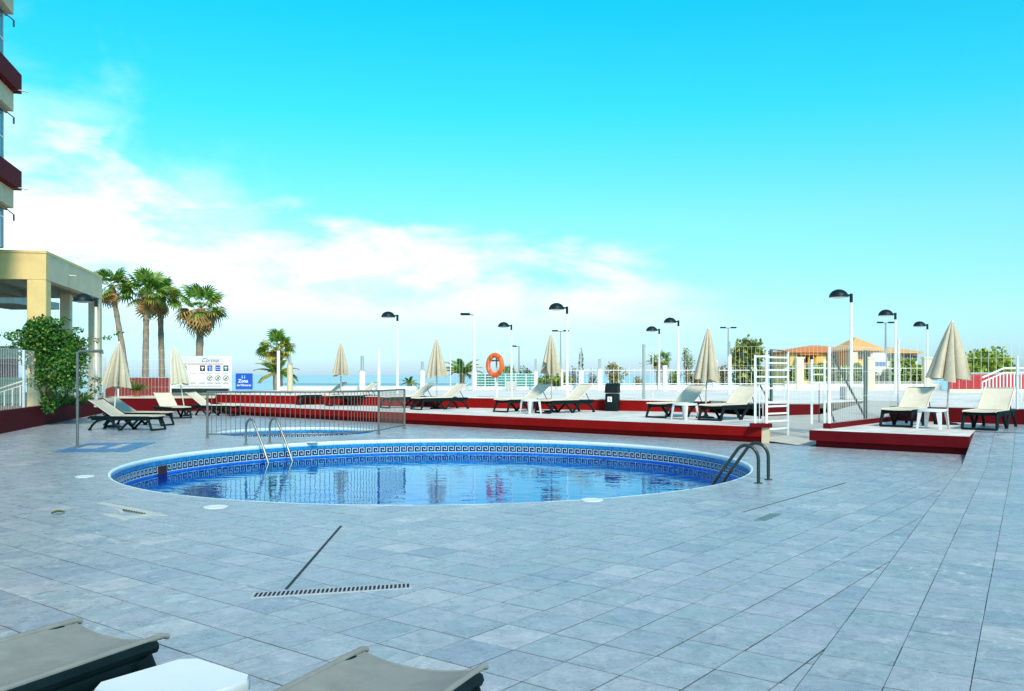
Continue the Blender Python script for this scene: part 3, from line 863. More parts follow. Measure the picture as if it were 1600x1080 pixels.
p = at(248, 672.5); nl.location = p; nl.rotation_euler = (0,0,ang(-.985,.17))
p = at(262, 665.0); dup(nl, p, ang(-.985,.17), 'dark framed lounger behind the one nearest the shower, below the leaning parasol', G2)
p = at(284, 654.0); dup(base_l, p, ang(-.66,.75), 'lounger with raised cream back between the leaning parasol and the white parasol', G2)
p = at(368, 650.2); dup(base_l, p, ang(-.97,.24), 'lounger with raised cream back under the white notice board', G2)
# foreground pair
def fg(name, label, corner, d):
    LW = .268
    o = lounger(name, label, SLINGDARK, ang=30, sag=.05, group='loungers in the foreground', LW=LW)
    a = ang(-d[0], -d[1])
    r = Vector((math.cos(a+math.pi/2), math.sin(a+math.pi/2)))   # local +y
    # photograph shows the local y = +LW corner of the foot end
    c = Vector((corner.x, corner.y)) - r*LW + Vector((-d[0], -d[1])).normalized()*.0
    o.location = (c.x, c.y, 0); o.rotation_euler = (0,0,a)
    return o
fg('sun_lounger', 'grey lounger in the near left corner left of the white table', at(259, 995, .385), (.43,.90))
fg('sun_lounger', 'grey lounger at the bottom edge right of the white table', at(757, 1043, .385), (.40,.915))

# ------------------------------------------------------------------ white plastic tables
def table(label, loc, rz, s=.5, h=.42):
    o = thing('side_table', label, 'table', loc, rz, 'white plastic side tables')
    a = s/2; c = a*.24
    def octo(k, z): return [(x*k, y*k, z) for x, y in [(-a+c,-a),(a-c,-a),(a,-a+c),(a,a-c),(a-c,a),(-a+c,a),(-a,a-c),(-a,-a+c)]]
    vs = octo(.93,h-.055)+octo(1.0,h-.05)+octo(1.0,h-.012)+octo(.975,h)+octo(.90,h-.002)
    fs = [tuple(range(7,-1,-1))]
    for k in range(4):
        for i in range(8):
            j = (i+1)%8; fs.append((k*8+i,k*8+j,k*8+8+j,k*8+8+i))
    fs.append(tuple(range(32,40)))
    MB().add(vs, fs).obj('tabletop', PLASTIC, o, smooth=True, angle=50)
    lg = MB()
    t0, t1 = a*.96, a*1.04
    # angled leg, wide at the top, narrow at the foot
    lg.add([(t0-.10,t0-.01,h-.05),(t0-.01,t0-.01,h-.05),(t0-.01,t0-.10,h-.05),(t0-.045,t0-.045,h-.05),
            (t1-.05,t1-.004,0),(t1-.004,t1-.004,0),(t1-.004,t1-.05,0),(t1-.028,t1-.028,0)],
           [(0,1,5,4),(1,2,6,5),(2,3,7,6),(3,0,4,7),(4,5,6,7),(3,2,1,0)])
    me = lg.mesh('leg', PLASTIC)
    for k in range(4): link('leg', me, o, (0,0,0), k*math.pi/2)
    return o
p = at(1463, 670.5, .352); table('white plastic side table between the two loungers of the right terrace', (p.x, p.y+.15, .352), R(45), .50)
p = at(1072, 656.0, .351); table('white plastic side table between the loungers beside the black bin', (p.x, p.y+.15, .351), R(38), .50)
p = at(829, 646.5, .351); table('white plastic side table below the torn parasol', (p.x, p.y+.1, .351), R(38), .46)
table('white plastic side table in the foreground between the grey loungers', (-1.215, 3.17, 0), R(-36), .42, .40)

# ------------------------------------------------------------------ closed parasols
def parasol(label, loc, h=2.42, r=.42, ch=1.30, lean=0.0, lean_dir=0.0, mat=CANVAS, pole=WOODPOLE, seed=0, tear=False, base=True, loose=1.0):
    rnd = random.Random(seed)
    o = thing('parasol', label, 'parasol', loc, 0, 'closed parasols')
    tilt = Matrix.Rotation(lean, 4, Vector((math.sin(lean_dir), -math.cos(lean_dir), 0)))
    o.rotation_euler = tilt.to_euler()
    MB().tube([(0,0,.02),(0,0,h-.03)], .021, 10).obj('pole', pole, o, smooth=True, angle=60)
    MB().lathe([(0,h+.01),(.018,h+.005),(.03,h-.02),(.035,h-.045),(.02,h-.05)], 12).obj('finial', PLASTIC, o, smooth=True)
    if base:
        MB().lathe([(0,.07),(.05,.07),(.06,.055),(.22,.045),(.25,.02),(.25,0)], 24).lathe([(.026,.30),(.034,.30),(.034,.06)], 12).obj('foot', RUBBER, o, smooth=True, angle=40)
    n, m = 96, 16
    folds = 8
    ph = [rnd.uniform(-.18,.18) for _ in range(folds)]
    am = [rnd.uniform(.55,1.0) for _ in range(folds)]
    dp = [rnd.uniform(-.07,.07) for _ in range(folds)]
    cv = MB(); vs, fs = [], []
    for i in range(m+1):
        s = i/m
        for k in range(n):
            a = 2*math.pi*k/n
            f = a/(2*math.pi)*folds
            j = int(f) % folds; t = f - int(f)
            t = min(1, max(0, t + ph[j]*.4*math.sin(math.pi*t)))
            ridge = abs(math.sin(math.pi*t))**.42
            am_ = am[j]*(1-t)+am[(j+1)%folds]*t
            # each panel hangs as a lobe between two ribs
            R0 = .03 + (r-.03)*(s**.86)
            depth = (.34 + .50*s)*loose
            rad = R0*(1-depth*(1-ridge)) * (1+.10*(am_-.8)*s)
            sw = .34*s*math.sin(2*math.pi*t+j)*.5
            zz_ = h-.04 - ch*s - s*s*.05*ridge + dp[j]*s**4*ridge
            if tear and math.cos(a-3.6) > .72 and s > .60: 
                q = (s-.60)/.4*(math.cos(a-3.6)-.72)/.28
                zz_ += .42*q; rad *= 1-.25*q
            vs.append((rad*math.cos(a+sw), rad*math.sin(a+sw), zz_))
    for i in range(m):
        for k in range(n):
            l = (k+1) % n; fs.append((i*n+k, (i+1)*n+k, (i+1)*n+l, i*n+l))
    cv.add(vs, fs)
    cv.obj('canopy', mat, o, smooth=True, angle=70)
    # dark hems and ribs seen under the canopy
    rb = MB()
    for k in range(8):
        a = 2*math.pi*k/8
        rb.tube([(.02*math.cos(a),.02*math.sin(a),h-.1),(r*.5*math.cos(a),r*.5*math.sin(a),h-.04-ch*.97)], .006, 5)
    rb.obj('ribs', GREYMETAL, o)
    return o
def pz(px, Y, z): return (wx(px, Y), Y, z)
parasol('tan closed parasol on the right terrace behind the white table', pz(1479, 20.5, .352), 2.42, .50, 1.30, R(3.2), math.pi, seed=3)
parasol('beige closed parasol beside the white gate on the left terrace', pz(1102, 23.6, .351), 2.42, .37, 1.34, R(2.0), math.pi, seed=5)
parasol('beige closed parasol with one torn panel above the middle loungers', pz(862, 27.5, .351), 2.45, .36, 1.22, R(.6), 0, seed=8, tear=True)
parasol('tan striped closed parasol above the loungers right of the grey railing', pz(683, 30.0, .351), 2.40, .385, 1.22, R(.6), 0, seed=11)
parasol('small tan closed parasol farthest away on the terrace, above the grey railing', pz(533, 34.0, .351), 2.42, .34, 1.20, R(.3), 0, seed=14)
parasol('beige closed parasol leaning over the loungers beside the shower', pz(177, 25.4, 0), 2.46, .42, 1.22, R(4.0), math.pi, pole=WHITEPOLE, seed=17)
parasol('white closed parasol leaning in front of the notice board', pz(290, 32.2, 0), 2.58, .36, 1.32, R(9.0), 0, mat=CANVASW, pole=WHITEPOLE, seed=21, loose=.7)

# ------------------------------------------------------------------ outdoor shower
p = at(121, 699)
sh = thing('outdoor_shower', 'slim grey outdoor shower pipe with a bent arm beside the blue tiles', 'shower', (p.x, p.y, 0))
pts = [(0,0,0),(0,0,1.92)]
for k in range(1, 7):
    a = math.pi/2*k/6; pts.append((.07-.07*math.cos(a), 0, 1.92+.07*math.sin(a)))
pts.append((.52,0,2.0))
MB().tube(pts, .028, 12).obj('pipe', pbr('shower_pipe', (.17,.20,.19), .3, metal=.6, var=.15, scale=10), sh, smooth=True, angle=60)
MB().tube([(.33,0,1.985),(.53,0,1.985)], .024, 10).tube([(.50,0,1.985),(.50,0,1.94)], [.02,.05], 12).obj('shower_head', STEEL, sh, smooth=True, angle=60)
MB().lathe([(0,.02),(.05,.02),(.09,.012),(.1,0)], 20).obj('base_plate', GREYMETAL, sh, smooth=True)
MB().tube([(0,-.03,1.05),(0,-.075,1.05)], .022, 10).obj('push_button', STEEL, sh, smooth=True)
# blue tiled tray
c0, c1, c2, c3 = [at(*q) for q in ((80,707),(197,706.5),(244,691.5),(140,692.5))]
tray = link('shower_floor', MB().prism(orient([(q.x,q.y) for q in (c0,c1,c2,c3)]), -.004, .0015).mesh('shower_floor', GROUT), kind='structure')
nu_, nv_ = 7, 6
for i in range(nu_):
    for j in range(nv_):
        def bl(s, t): return c0.lerp(c1, s).lerp(c3.lerp(c2, s), t)
        q = [bl((i+.03)/nu_, (j+.03)/nv_), bl((i+.97)/nu_, (j+.03)/nv_), bl((i+.97)/nu_, (j+.97)/nv_), bl((i+.03)/nu_, (j+.97)/nv_)]
        wh = (i in (1,2) and j in (2,3)) or (i == 4 and j in (2,3,4))
        m1 = MB().prism(orient([(a.x,a.y) for a in q]), .0, .006).mesh('tile', TILE if wh else SHOWERTILE); set_tone(m1, [random.random()*(.4 if not wh else 1)+(.6 if wh else 0)]*len(m1.polygons))
        link('tile', m1, tray)

# ------------------------------------------------------------------ litter bin
bx_, by_ = 3.2, BW(3.2)-.34
bn = thing('litter_bin', 'black plastic litter bin with a hooded top standing against the red wall', 'bin', (bx_, by_, .351), R(-20))
MB().bbox((-.20,-.19,0),(.20,.19,.56), .03).obj('body', RUBBER, bn, smooth=True, angle=40)
hood = MB(); prof = [(-.20,.575),(-.20,.66),(-.17,.78),(-.09,.86),(.05,.885),(.20,.885),(.20,.575)]
hood.add([(-.205,y,z) for y,z in prof]+[(.205,y,z) for y,z in prof], [tuple(range(7)), tuple(range(13,6,-1))]+[(i,i+7,(i+1)%7+7,(i+1)%7) for i in range(7)])
hood.obj('hood', RUBBER, bn, smooth=True, angle=50)
MB().bbox((-.13,-.204,.62),(.13,-.198,.70), .004).obj('opening', pbr('bin_hole', (.004,.005,.006), .9), bn)
lb = MB().box((-.115,-.196,.30),(.025,-.191,.46)).obj('label_plate', SIGNW, bn)
pg = MB(); pg.tube([(-.065,-.193,.43),(-.065,-.1975,.43)], .013, 10).box((-.076,-.1965,.375),(-.052,-.192,.412)).box((-.073,-.1965,.33),(-.066,-.192,.374)).box((-.062,-.1965,.33),(-.055,-.192,.374)).box((-.035,-.1965,.33),(-.008,-.192,.375)).box((-.052,-.1965,.395),(-.03,-.192,.404))
pg.obj('pictogram', INK, lb)

# ------------------------------------------------------------------ lifebuoy on its stand
lx, ly = wx(776, 30.6), 30.75
st = thing('lifebuoy_stand', 'thin white post with a dark crossbar carrying the orange lifebuoy', 'stand', (lx, ly, .72), R(-42))
MB().tube([(0,0,0),(0,0,1.66)], .03, 10).obj('post', WHITEMETAL, st, smooth=True, angle=60)
MB().tube([(0,0,.90),(0,-.02,1.45)], .026, 8).tube([(-.22,-.03,1.13+.15),(.22,-.03,1.13+.15)], .028, 8).obj('bracket', GREYMETAL, st, smooth=True, angle=60)
lbz = 1.12
ring = MB(); n, m = 48, 16
vs, fs = [], []
for i in range(n):
    a = 2*math.pi*i/n
    for k in range(m):
        t = 2*math.pi*k/m; rr_ = .325 + .085*math.cos(t)
        vs.append((rr_*math.cos(a), .075*math.sin(t), rr_*math.sin(a)*1.06))
for i in range(n):
    for k in range(m): fs.append((i*m+k, i*m+(k+1)%m, ((i+1)%n)*m+(k+1)%m, ((i+1)%n)*m+k))
ring.add(vs, fs)
lbuoy = thing('lifebuoy', 'orange ring lifebuoy hanging on the thin white post above the red wall', 'lifebuoy', (lx-.06, ly-.11, .72+lbz), R(-42))
ring.obj('ring', ORANGE, lbuoy, smooth=True)
for k in range(4):
    a = math.pi/4 + k*math.pi/2
    q = MB(); vs, fs = [], []
    for i in range(4):
        b_ = a + (i-1.5)*.06
        for kk in range(m):
            t = 2*math.pi*kk/m; rr_ = .325 + .088*math.cos(t); vs.append((rr_*math.cos(b_), .078*math.sin(t), rr_*math.sin(b_)*1.06))
    for i in range(3):
        for kk in range(m): fs.append((i*m+kk, i*m+(kk+1)%m, (i+1)*m+(kk+1)%m, (i+1)*m+kk))
    q.add(vs, fs).obj('band', pbr('band_red', (.62,.07,.02), .5) if k == 0 else bpy.data.materials['band_red'], lbuoy, smooth=True)

# ------------------------------------------------------------------ dome lamps on white posts
def dome_lamp(label, loc, s=1.0, h=3.4, flip=-1, pot=False, colour=None):
    o = thing('dome_lamp', label, 'lamp', loc, 0, 'white lamp posts with black domes')
    h -= .0
    MB().tube([(0,0,0),(0,0,.6),(0,0,h-.28)], [.062,.055,.042], 12).obj('post', WHITEMETAL, o, smooth=True, angle=60)
    MB().tube([(0,0,h-.30),(0,0,h-.02)], .05, 10).tube([(0,0,h-.08),(flip*.16,0,h-.06)], .032, 8).obj('bracket', LAMPBLACK, o, smooth=True, angle=60)
    c = flip*.40
    prof = [(.30*math.cos(math.pi/2*k/9), .26*math.sin(math.pi/2*k/9)) for k in range(10)]
    d = MB().lathe([(.285,0.0),(.30,0)]+prof[1:], 28, (c,0,h-.14)).obj('dome', LAMPBLACK, o, smooth=True, angle=60)
    MB().lathe([(0,-.03),(.15,-.03),(.27,-.008),(.285,.004)], 28, (c,0,h-.14)).obj('diffuser', PLASTIC, d, smooth=True, angle=60)
    if pot: MB().bbox((-.28,-.28,0),(.28,.28,.42), .03).obj('base_block', CONC, o)
    return o
dome_lamp('tallest dome lamp, right of the white gate, with a concrete block at its foot', (wx(1330,28.2), 28.2, .715), pot=True)
dome_lamp('dome lamp right of the torn parasol behind the middle loungers', (wx(886,33.5), 33.5, .715))
dome_lamp('dome lamp just right of the orange lifebuoy', (wx(799,45.6), 45.6, .715), pot=True)
dome_lamp('dome lamp between the two parasols above the grey railing', (wx(621,38), 38, .715))
dome_lamp('dome lamp left of the beige parasol, higher of the two side by side', (wx(1060,42), 42, .715))
dome_lamp('dome lamp left of the beige parasol, lower of the two side by side', (wx(1030,46.8), 46.8, .715), h=3.25)
dome_lamp('dome lamp in front of the pyramid roofed house, left of the tan parasol', (wx(1399,36.9), 36.9, .715))
dome_lamp('dome lamp whose black head shows just left of the tan parasol', (wx(1449,45.0), 45.0, .715))
dome_lamp('dome lamp under the corner of the cream canopy, behind the green bush', (wx(150,27.5), 27.5, .5), h=3.42)

# flat headed street lights and thin masts beyond
def street_light(label, px, py_top, Y, heads, zb=.7, r=.045, mat=GALV):
    zt = wz(py_top, Y)
    o = thing('street_light', label, 'street light', (wx(px, Y), Y, zb), 0, 'slim street lights on the promenade')
    MB().tube([(0,0,0),(0,0,zt-zb)], [r*1.3, r*.8], 8).obj('pole', mat, o, smooth=True, angle=60)
    for s in heads:
        hd = MB().tube([(0,0,zt-zb-.05),(s*.28,0,zt-zb-.02)], .025, 6).bbox((s*.45-.24,-.11,zt-zb-.06),(s*.45+.24,.11,zt-zb+.06), .03)
        hd.obj('lamp_head', LAMPBLACK, o)
    return o
street_light('slim white street light with one flat head between the parasol and the lifebuoy', 741, 491, 44, (-1,), .7, .07, WHITEMETAL)
street_light('short grey street light with one flat head right of the lifebuoy', 811, 541, 75, (-1,), -1, .07)
street_light('grey street light with two flat heads behind the torn parasol', 876, 517, 70, (-1,1), -1, .06)
street_light('grey street light with two small heads right of the beige parasol', 1138, 512, 75, (-1,1), -1, .07)
street_light('grey street light with two flat heads below the dome lamp by the pyramid roofed house', 1384, 504, 70, (-1,1), -1, .09)
def mast(label, px, y0, y1, w, Y, mat=WHITEMETAL, cross=False, cap=None):
    o = thing('fence_pillar', label, 'post', (wx(px,Y), Y, wz(y1,Y)), 0, 'white posts along the promenade')
    h = wz(y0,Y)-wz(y1,Y); r = w*Y/F/2
    MB().tube([(0,0,0),(0,0,h)], r, 10).obj('shaft', mat, o, smooth=True, angle=60)
    if cap:
        hh = wz(cap,Y)-wz(y0,Y)
        MB().tube([(0,0,h),(0,0,h+hh)], r*.5, 8).bbox((-r*.8,-r*.8,h-.02),(r*.8,r*.8,h+.06), .01).obj('stub', GALV, o)
    if cross: MB().bbox((-.16,-.02,h*.66),(.16,.02,h*.66+.05), .005).obj('crossbar', GALV, o)
    return o
mast('thick white post with a thin stub, right of the small far parasol', 566, 580, 609, 10, 46, cap=556)
mast('thin white mast left of the dome lamp above the grey railing', 592, 545, 608, 5, 46)
mast('white post with a grey stub left of the tan striped parasol', 660, 579, 609, 8, 46, cap=565)
mast('thick white post at the foot of the slim one headed street light', 741, 580, 610, 9, 45.5, cap=560)
mast('white post between the lifebuoy lamp and the torn parasol', 837, 580, 609, 6, 46, cap=561)
mast('slim white post directly left of the lamp behind the middle loungers', 878, 577, 606, 4, 46)
mast('white post topped by the small dark cypress', 908, 578, 607, 8, 46)
mast('white post left of the black bin', 937, 577, 611, 8, 44, cap=561)
mast('grey mast with a short crossbar between the bin and the lamps', 1006, 538, 628, 5, 28.5, GALV, True)
mast('white post with a cream top left of the beige parasol', 1039, 571, 612, 8, 43)
mast('white post right of the beige parasol', 1117, 563, 606, 9, 44)
mast('tall white post left of the large tree', 1140, 556, 619, 6, 36, cap=534)
mast('tall pale post left of the notice board palm shrub', 435, 548, 612, 5, 37)
mast('beige stone pillar behind the red terrace corner', 453, 570, 612, 9, 37.5, CREAM2, cap=557)

# ------------------------------------------------------------------ wire fences
def wire_fence(name, label, p0, p1, z0, z1, sp=.12, r=.0035, posts=(), pmat=WHITEMETAL, pr=.03, hz=(0,.33,.66,1), wm=WHITEMETAL, ph=0.0, phs={}):
    p0, p1 = Vector((p0[0],p0[1],0)), Vector((p1[0],p1[1],0)); L = (p1-p0).length
    o = thing(name, label, 'fence', (p0.x,p0.y,z0), math.atan2(p1.y-p0.y, p1.x-p0.x))
    h = z1-z0
    m = MB(); k = 0
    while k*sp < L:
        x = k*sp; m.box((x-r,-r,0),(x+r,r,h)); k += 1
    for f in hz: m.box((0,-r*2.2,f*h-r),(L,-r*1.1,f*h+r))
    m.obj('wire_mesh', wm, o, kind='stuff')
    for x in posts:
        q = x*L; e = phs.get(x, ph)
        MB().tube([(q,.03,-.02),(q,.03,h+e)], pr, 10).obj('post', pmat, o, smooth=True, angle=60)
    return o
bw0, bw1 = Vector((wx(745,29.6), 0)), Vector((5.95, 0))
wire_fence('mesh_fence', 'fine white wire mesh fence standing on the long red wall', (-2.2, BW(-2.2)+.12), (5.9, BW(5.9)+.12), .73, 2.35, .13, .0014, (0, .27, .55, .82), pr=.016, hz=(0,.5,1))
wire_fence('mesh_fence', 'fine white wire mesh fence on the shaded red wall behind the right terrace', tuple(cA+U*.1), tuple(on_u(23.3, 2.2)), .71, 2.30, .16, .0034, (.02, .30, .93), pr=.032, hz=(0,.25,.5,.75,1), phs={.93:.12,.30:-.35,.02:.1})
kk0, kk1 = on_u(18.85, vr0+.1), on_u(23.1, vr0+.1)
ff = wire_fence('mesh_fence', 'wire mesh fence with dark green posts on the shaded red kerb of the right terrace', tuple(kk0), tuple(kk1), .462, 2.15, .11, .0026, (), hz=(0,.33,.66,1))
MB().tube([(2.45,.05,-.02),(2.45,.05,1.62)], .05, 10).obj('green_post', GREENPOST, ff, smooth=True, angle=60)
MB().tube([(2.40,.05,.06),(.25,.02,1.48)], .026, 8).obj('green_strut', GREENPOST, ff, smooth=True, angle=60)
MB().tube([(.04,0,-.02),(.04,0,1.64)], .04, 10).obj('gate_post', WHITEMETAL, ff, smooth=True, angle=60)
MB().tube([(.5,.05,-.02),(.12,.05,.42)], .022, 8).obj('low_strut', GREENPOST, ff, smooth=True, angle=60)
rw = wire_fence('mesh_fence', 'wire mesh fence with a dark green post behind the open gate on the ramp wall', (6.2, 24.95), (8.55, 24.35), .72, 2.3, .11, .0022, (), hz=(0,.33,.66,1))
MB().tube([(1.08,.05,-.02),(1.08,.05,1.50)], .045, 10).obj('green_post', GREENPOST, rw, smooth=True, angle=60)
MB().tube([(1.02,.05,.06),(.25,.02,1.42)], .026, 8).obj('green_strut', GREENPOST, rw, smooth=True, angle=60)
pq0, pq1 = Vector((plant_x(16)-.12, 16)), Vector((plant_x(35.8)-.12, 35.8))
wire_fence('mesh_fence', 'white wire mesh fence on the shaded red planter wall at the left', tuple(pq0), tuple(pq1), .586, 2.20, .14, .0028, (0,.155,.30,.45,.60,.75,.9,.99), pr=.038, hz=(0,.25,.5,.75,1))
wire_fence('mesh_fence', 'wire mesh fence on the beige ledge left of the notice board', (-16.6,37.2), (-14.4,37.3), .6, 2.55, .14, .0024, (.0,.99), pr=.035, hz=(0,.2,.4,.6,.8,1))
# open white gate with rungs
g0, g1 = at(1197.5, 690), at(1231, 687.5)
gt = thing('gate', 'open white metal gate leaf with horizontal rungs beside the left terrace', 'gate', (g0.x, g0.y, .03), math.atan2(g1.y-g0.y, g1.x-g0.x))
gw = (g1-g0).length; gh = 2.0
for x in (0, gw): MB().bbox((x-.022,-.022,0),(x+.022,.022,gh), .005).obj('stile', WHITEMETAL, gt)
for yy in (689,661+12,661,649,637.5,631,609,591.5,580.5,569.5,560.5):
    z = (690-yy)*g0.y/F
    MB().bbox((.022,-.016,z-.02),(gw-.022,.016,z+.02), .005).obj('rung', WHITEMETAL, gt)
MB().tube([(0,0,gh-.02),(gw*.3,0,gh+.04),(gw*.75,0,gh+.03),(gw,0,gh-.03)], .012, 8).obj('top_bow', GREYMETAL, gt)
gp = thing('gate_side_panel', 'narrow fixed white panel on the terrace corner left of the open gate', 'fence', (at(1180,660,.45).x, at(1180,660,.45).y, .36), R(-14))
pw = .27
for x in (0, .07*0+.245): MB().bbox((x-.025,-.02,0),(x+.025,.02,1.58), .005).obj('stile', WHITEMETAL, gp)
for z in (1.10, 1.55): MB().bbox((.025,-.015,z-.02),(.22,.015,z+.02), .005).obj('rung', WHITEMETAL, gp)
for x in (.09,.165): MB().tube([(x,0,.1),(x,0,.95)], .008, 6).obj('bar', WHITEMETAL, gp)
MB().bbox((.025,-.015,.93),(.22,.015,.97), .005).obj('rung', WHITEMETAL, gp)
MB().bbox((-.12,-.10,-.02),(.36,.10,.07), .01).obj('kerb', REDSHADE, gp)
gq = thing('gate_side_panel', 'narrow fixed white panel on the right terrace kerb right of the open gate', 'fence', (at(1273,664,.36).x, at(1273,664,.36).y+.2, .36), R(-25))
for x in (0, .28): MB().bbox((x-.025,-.02,0),(x+.025,.02,1.50), .005).obj('stile', WHITEMETAL, gq)
for z in (.95, 1.15, 1.30): MB().bbox((.025,-.015,z-.018),(.255,.015,z+.018), .005).obj('rung', WHITEMETAL, gq)
MB().tube([(.16,0,.05),(.16,0,.95)], .010, 6).obj('bar', DARKSTEEL, gq)
# white stair railing at the far right
def stair_rail(label, pts, sp, h0):
    o = thing('stair_railing', label, 'railing', (pts[0][0], pts[0][1], 0))
    P = [Vector((x-pts[0][0], y-pts[0][1], z)) for x, y, z in pts]
    MB().tube(P, .028, 8).obj('handrail', WHITEMETAL, o, smooth=True, angle=60)
    MB().tube([p-Vector((0,0,.13)) for p in P], .02, 8).obj('mid_rail', WHITEMETAL, o, smooth=True, angle=60)
    for i in range(len(P)-1):
        n = max(1, int((P[i+1]-P[i]).length/sp))
        for k in range(n):
            q = P[i].lerp(P[i+1], k/n)
            MB().tube([q-Vector((0,0,.13)), (q.x,q.y,max(h0, q.z-1.0))], .018, 6).obj('bar', WHITEMETAL, o)
    return o
YR = 25.5
stair_rail('white stair railing rising at the right edge behind the lounger', [(wx(1535,YR),YR,wz(590,YR)),(wx(1568,YR+.3),YR+.3,wz(575.5,YR)),(wx(1660,YR+1),YR+1,wz(574.5,YR))], .13, .715)

# ------------------------------------------------------------------ promenade edge: parapet, railings, houses' front wall
pe = thing('promenade_parapet', 'low white parapet with white horizontal rails at the sea edge of the promenade', 'parapet', (-12.3, 47.0, .715))
MB().box((0,-.12,-.3),(wx(880,47)+12.3,.12,.17)).obj('low_wall', WHITE, pe)
RL = [wx(742,47)+12.3, wx(838,47)+12.3]
for k in range(5):
    MB().tube([(RL[0],0,.28+.14*k),(RL[1],0,.28+.14*k)], .016, 6).obj('rail', WHITEMETAL, pe)
for k in range(7):
    x = RL[0]+(RL[1]-RL[0])*k/6; MB().tube([(x,0,.1),(x,0,.86)], .024, 6).obj('post', WHITEMETAL, pe)
MB().tube([(0,0,.30),(RL[0],0,.30)], .018, 6).obj('rail', DARKSTEEL, pe)
sc = MB().box((0,-.03,-.2),(wx(838,48.5)-wx(745,48.5),.03,1.05)).obj('windscreen', TEAL, loc=(wx(745,48.5),48.5,.5)); tag(sc, 'teal green windscreen cloth behind the white rails below the lifebuoy', 'screen')
def front_wall(x0, x1, Y, zt, label, pil, wl=True):
    o = thing('garden_wall', label, 'wall', (wx(x0,Y),Y,.715))
    L = wx(x1,Y)-wx(x0,Y)
    MB().box((0,-.1,-.3),(L,.1,zt-.715)).obj('low_wall', WHITE, o)
    MB().tube([(0,0,zt-.715+.08),(L,0,zt-.715+.08)], .02, 6).tube([(0,0,zt-.715+.80),(L,0,zt-.715+.80)], .02, 6).obj('rail', WHITEMETAL, o)
    b = MB().tube([(0,0,zt-.715),(0,0,zt-.715+.95)], .010, 5).mesh('bar', WHITEMETAL)
    n = int(L/.28)
    for k in range(n): link('bar', b, o, ((k+.5)*L/n,0,0))
    for px in pil:
        x = wx(px,Y)-wx(x0,Y); MB().bbox((x-.19,-.18,-.1),(x+.19,.18,1.62), .02).bbox((x-.23,-.22,1.62),(x+.23,.22,1.72), .02).obj('pillar', HCREAM, o)
    return o
front_wall(880, 1236, 47.0, .95, 'low white wall with white bars at the far middle of the promenade', ())
front_wall(1226, 1470, 46.0, 1.05, 'low white wall with cream pillars in front of the yellow houses', (1249, 1360, 1448))
o = thing('red_slat_fence', 'red slatted fence with a pale base at the far right behind the white railing', 'fence', (wx(1483,40),40,.715))
L = wx(1640,40)-wx(1483,40)
MB().box((0,-.06,-.2),(L,.06,.14)).obj('base', HCREAM, o)
MB().box((0,-.02,.84),(L,.02,.90)).obj('top_rail', GALV, o)
b = MB().box((-.075,-.015,.14),(.075,.015,.82)).mesh('slat', REDFENCE)
for k in range(28): link('slat', b, o, (.08+k*L/28,0,0))
# grey-brown rock/hedge bits on the parapet
for k, (px, w, Y, lab) in enumerate([(738, 30, 42, 'flat brown wicker crate lying behind the lounger backs'), ]):
    pass

# ------------------------------------------------------------------ trees and shrubs
def leaves(mb, c, rad, n, size, rnd, shape=None, flat=0.0):
    for _ in range(n):
        while True:
            p = Vector((rnd.uniform(-1,1), rnd.uniform(-1,1), rnd.uniform(-1,1)))
            l = p.length
            if .25 < l < 1 and rnd.random() < l**1.2: break
        q = Vector((c[0]+p.x*rad[0], c[1]+p.y*rad[1], c[2]+p.z*rad[2]))
        s = size*rnd.uniform(.6,1.35)
        d = Vector((rnd.gauss(0,1), rnd.gauss(0,1), rnd.gauss(0,.7)-.2)).normalized()
        w = d.cross(Vector((rnd.gauss(0,1), rnd.gauss(0,1), rnd.gauss(0,1)))).normalized()*s*.38
        m_ = q + d*s*.5
        mb.add([q, m_+w, q+d*s, m_-w], [(0,1,2,3)])
def tree(name, label, loc, h, rad, crown_z, mat, n=900, size=.22, clumps=9, seed=0, trunk=True, cat='tree', group='trees and shrubs beyond the promenade'):
    rnd = random.Random(seed)
    o = thing(name, label, cat, loc, 0, group)
    if trunk:
        tk = MB(); tk.tube([(0,0,0),(rnd.uniform(-.1,.1)*rad[0],0,crown_z*.55),(rnd.uniform(-.15,.15)*rad[0],0,crown_z)], [.10+.03*rad[0],.08+.02*rad[0],.05], 8)
        for k in range(5):
            a = rnd.uniform(0,6.28); r_ = rnd.uniform(.4,.75)
            tk.tube([(0,0,crown_z*.6),(math.cos(a)*rad[0]*r_*.5,math.sin(a)*rad[1]*r_*.5,crown_z*.95),(math.cos(a)*rad[0]*r_,math.sin(a)*rad[1]*r_,crown_z+rad[2]*rnd.uniform(0,.6))], [.05,.035,.012], 5)
        tk.obj('trunk', BARK, o, smooth=True, angle=60)
    cr = MB()
    for k in range(clumps):
        a = rnd.uniform(0,6.28); b = rnd.uniform(-.8,1); rr_ = rnd.uniform(.25,.72)
        cc = (math.cos(a)*rad[0]*rr_*math.sqrt(1-min(.99,b*b)*.6), math.sin(a)*rad[1]*rr_, crown_z+b*rad[2]*.62)
        k_ = rnd.uniform(.34,.55)
        leaves(cr, cc, (rad[0]*k_, rad[1]*k_, rad[2]*k_), n//clumps, size, rnd)
    cr.obj('crown', mat, o)
    return o
def bush_px(label, px, ytop, ybot, hw, Y, mat, seed, n=700, size=None, name='shrub', cat='shrub', trunk=True, clumps=8):
    zt, zb = wz(ytop,Y), wz(ybot,Y)-.3; r = hw*Y/F
    zb0 = -1.5
    h = zt-zb
    return tree(name, label, (wx(px,Y),Y,zb0), zt-zb0, (r, r*.8, h*.5), (zt+zb)/2-zb0, mat, n, size or max(.10, r*.16), clumps, seed, trunk, cat)
bush_px('green shrub behind the lifebuoy lamp, taller of the two', 795, 566, 600, 16, 55, LEAFHEDGE, 1)
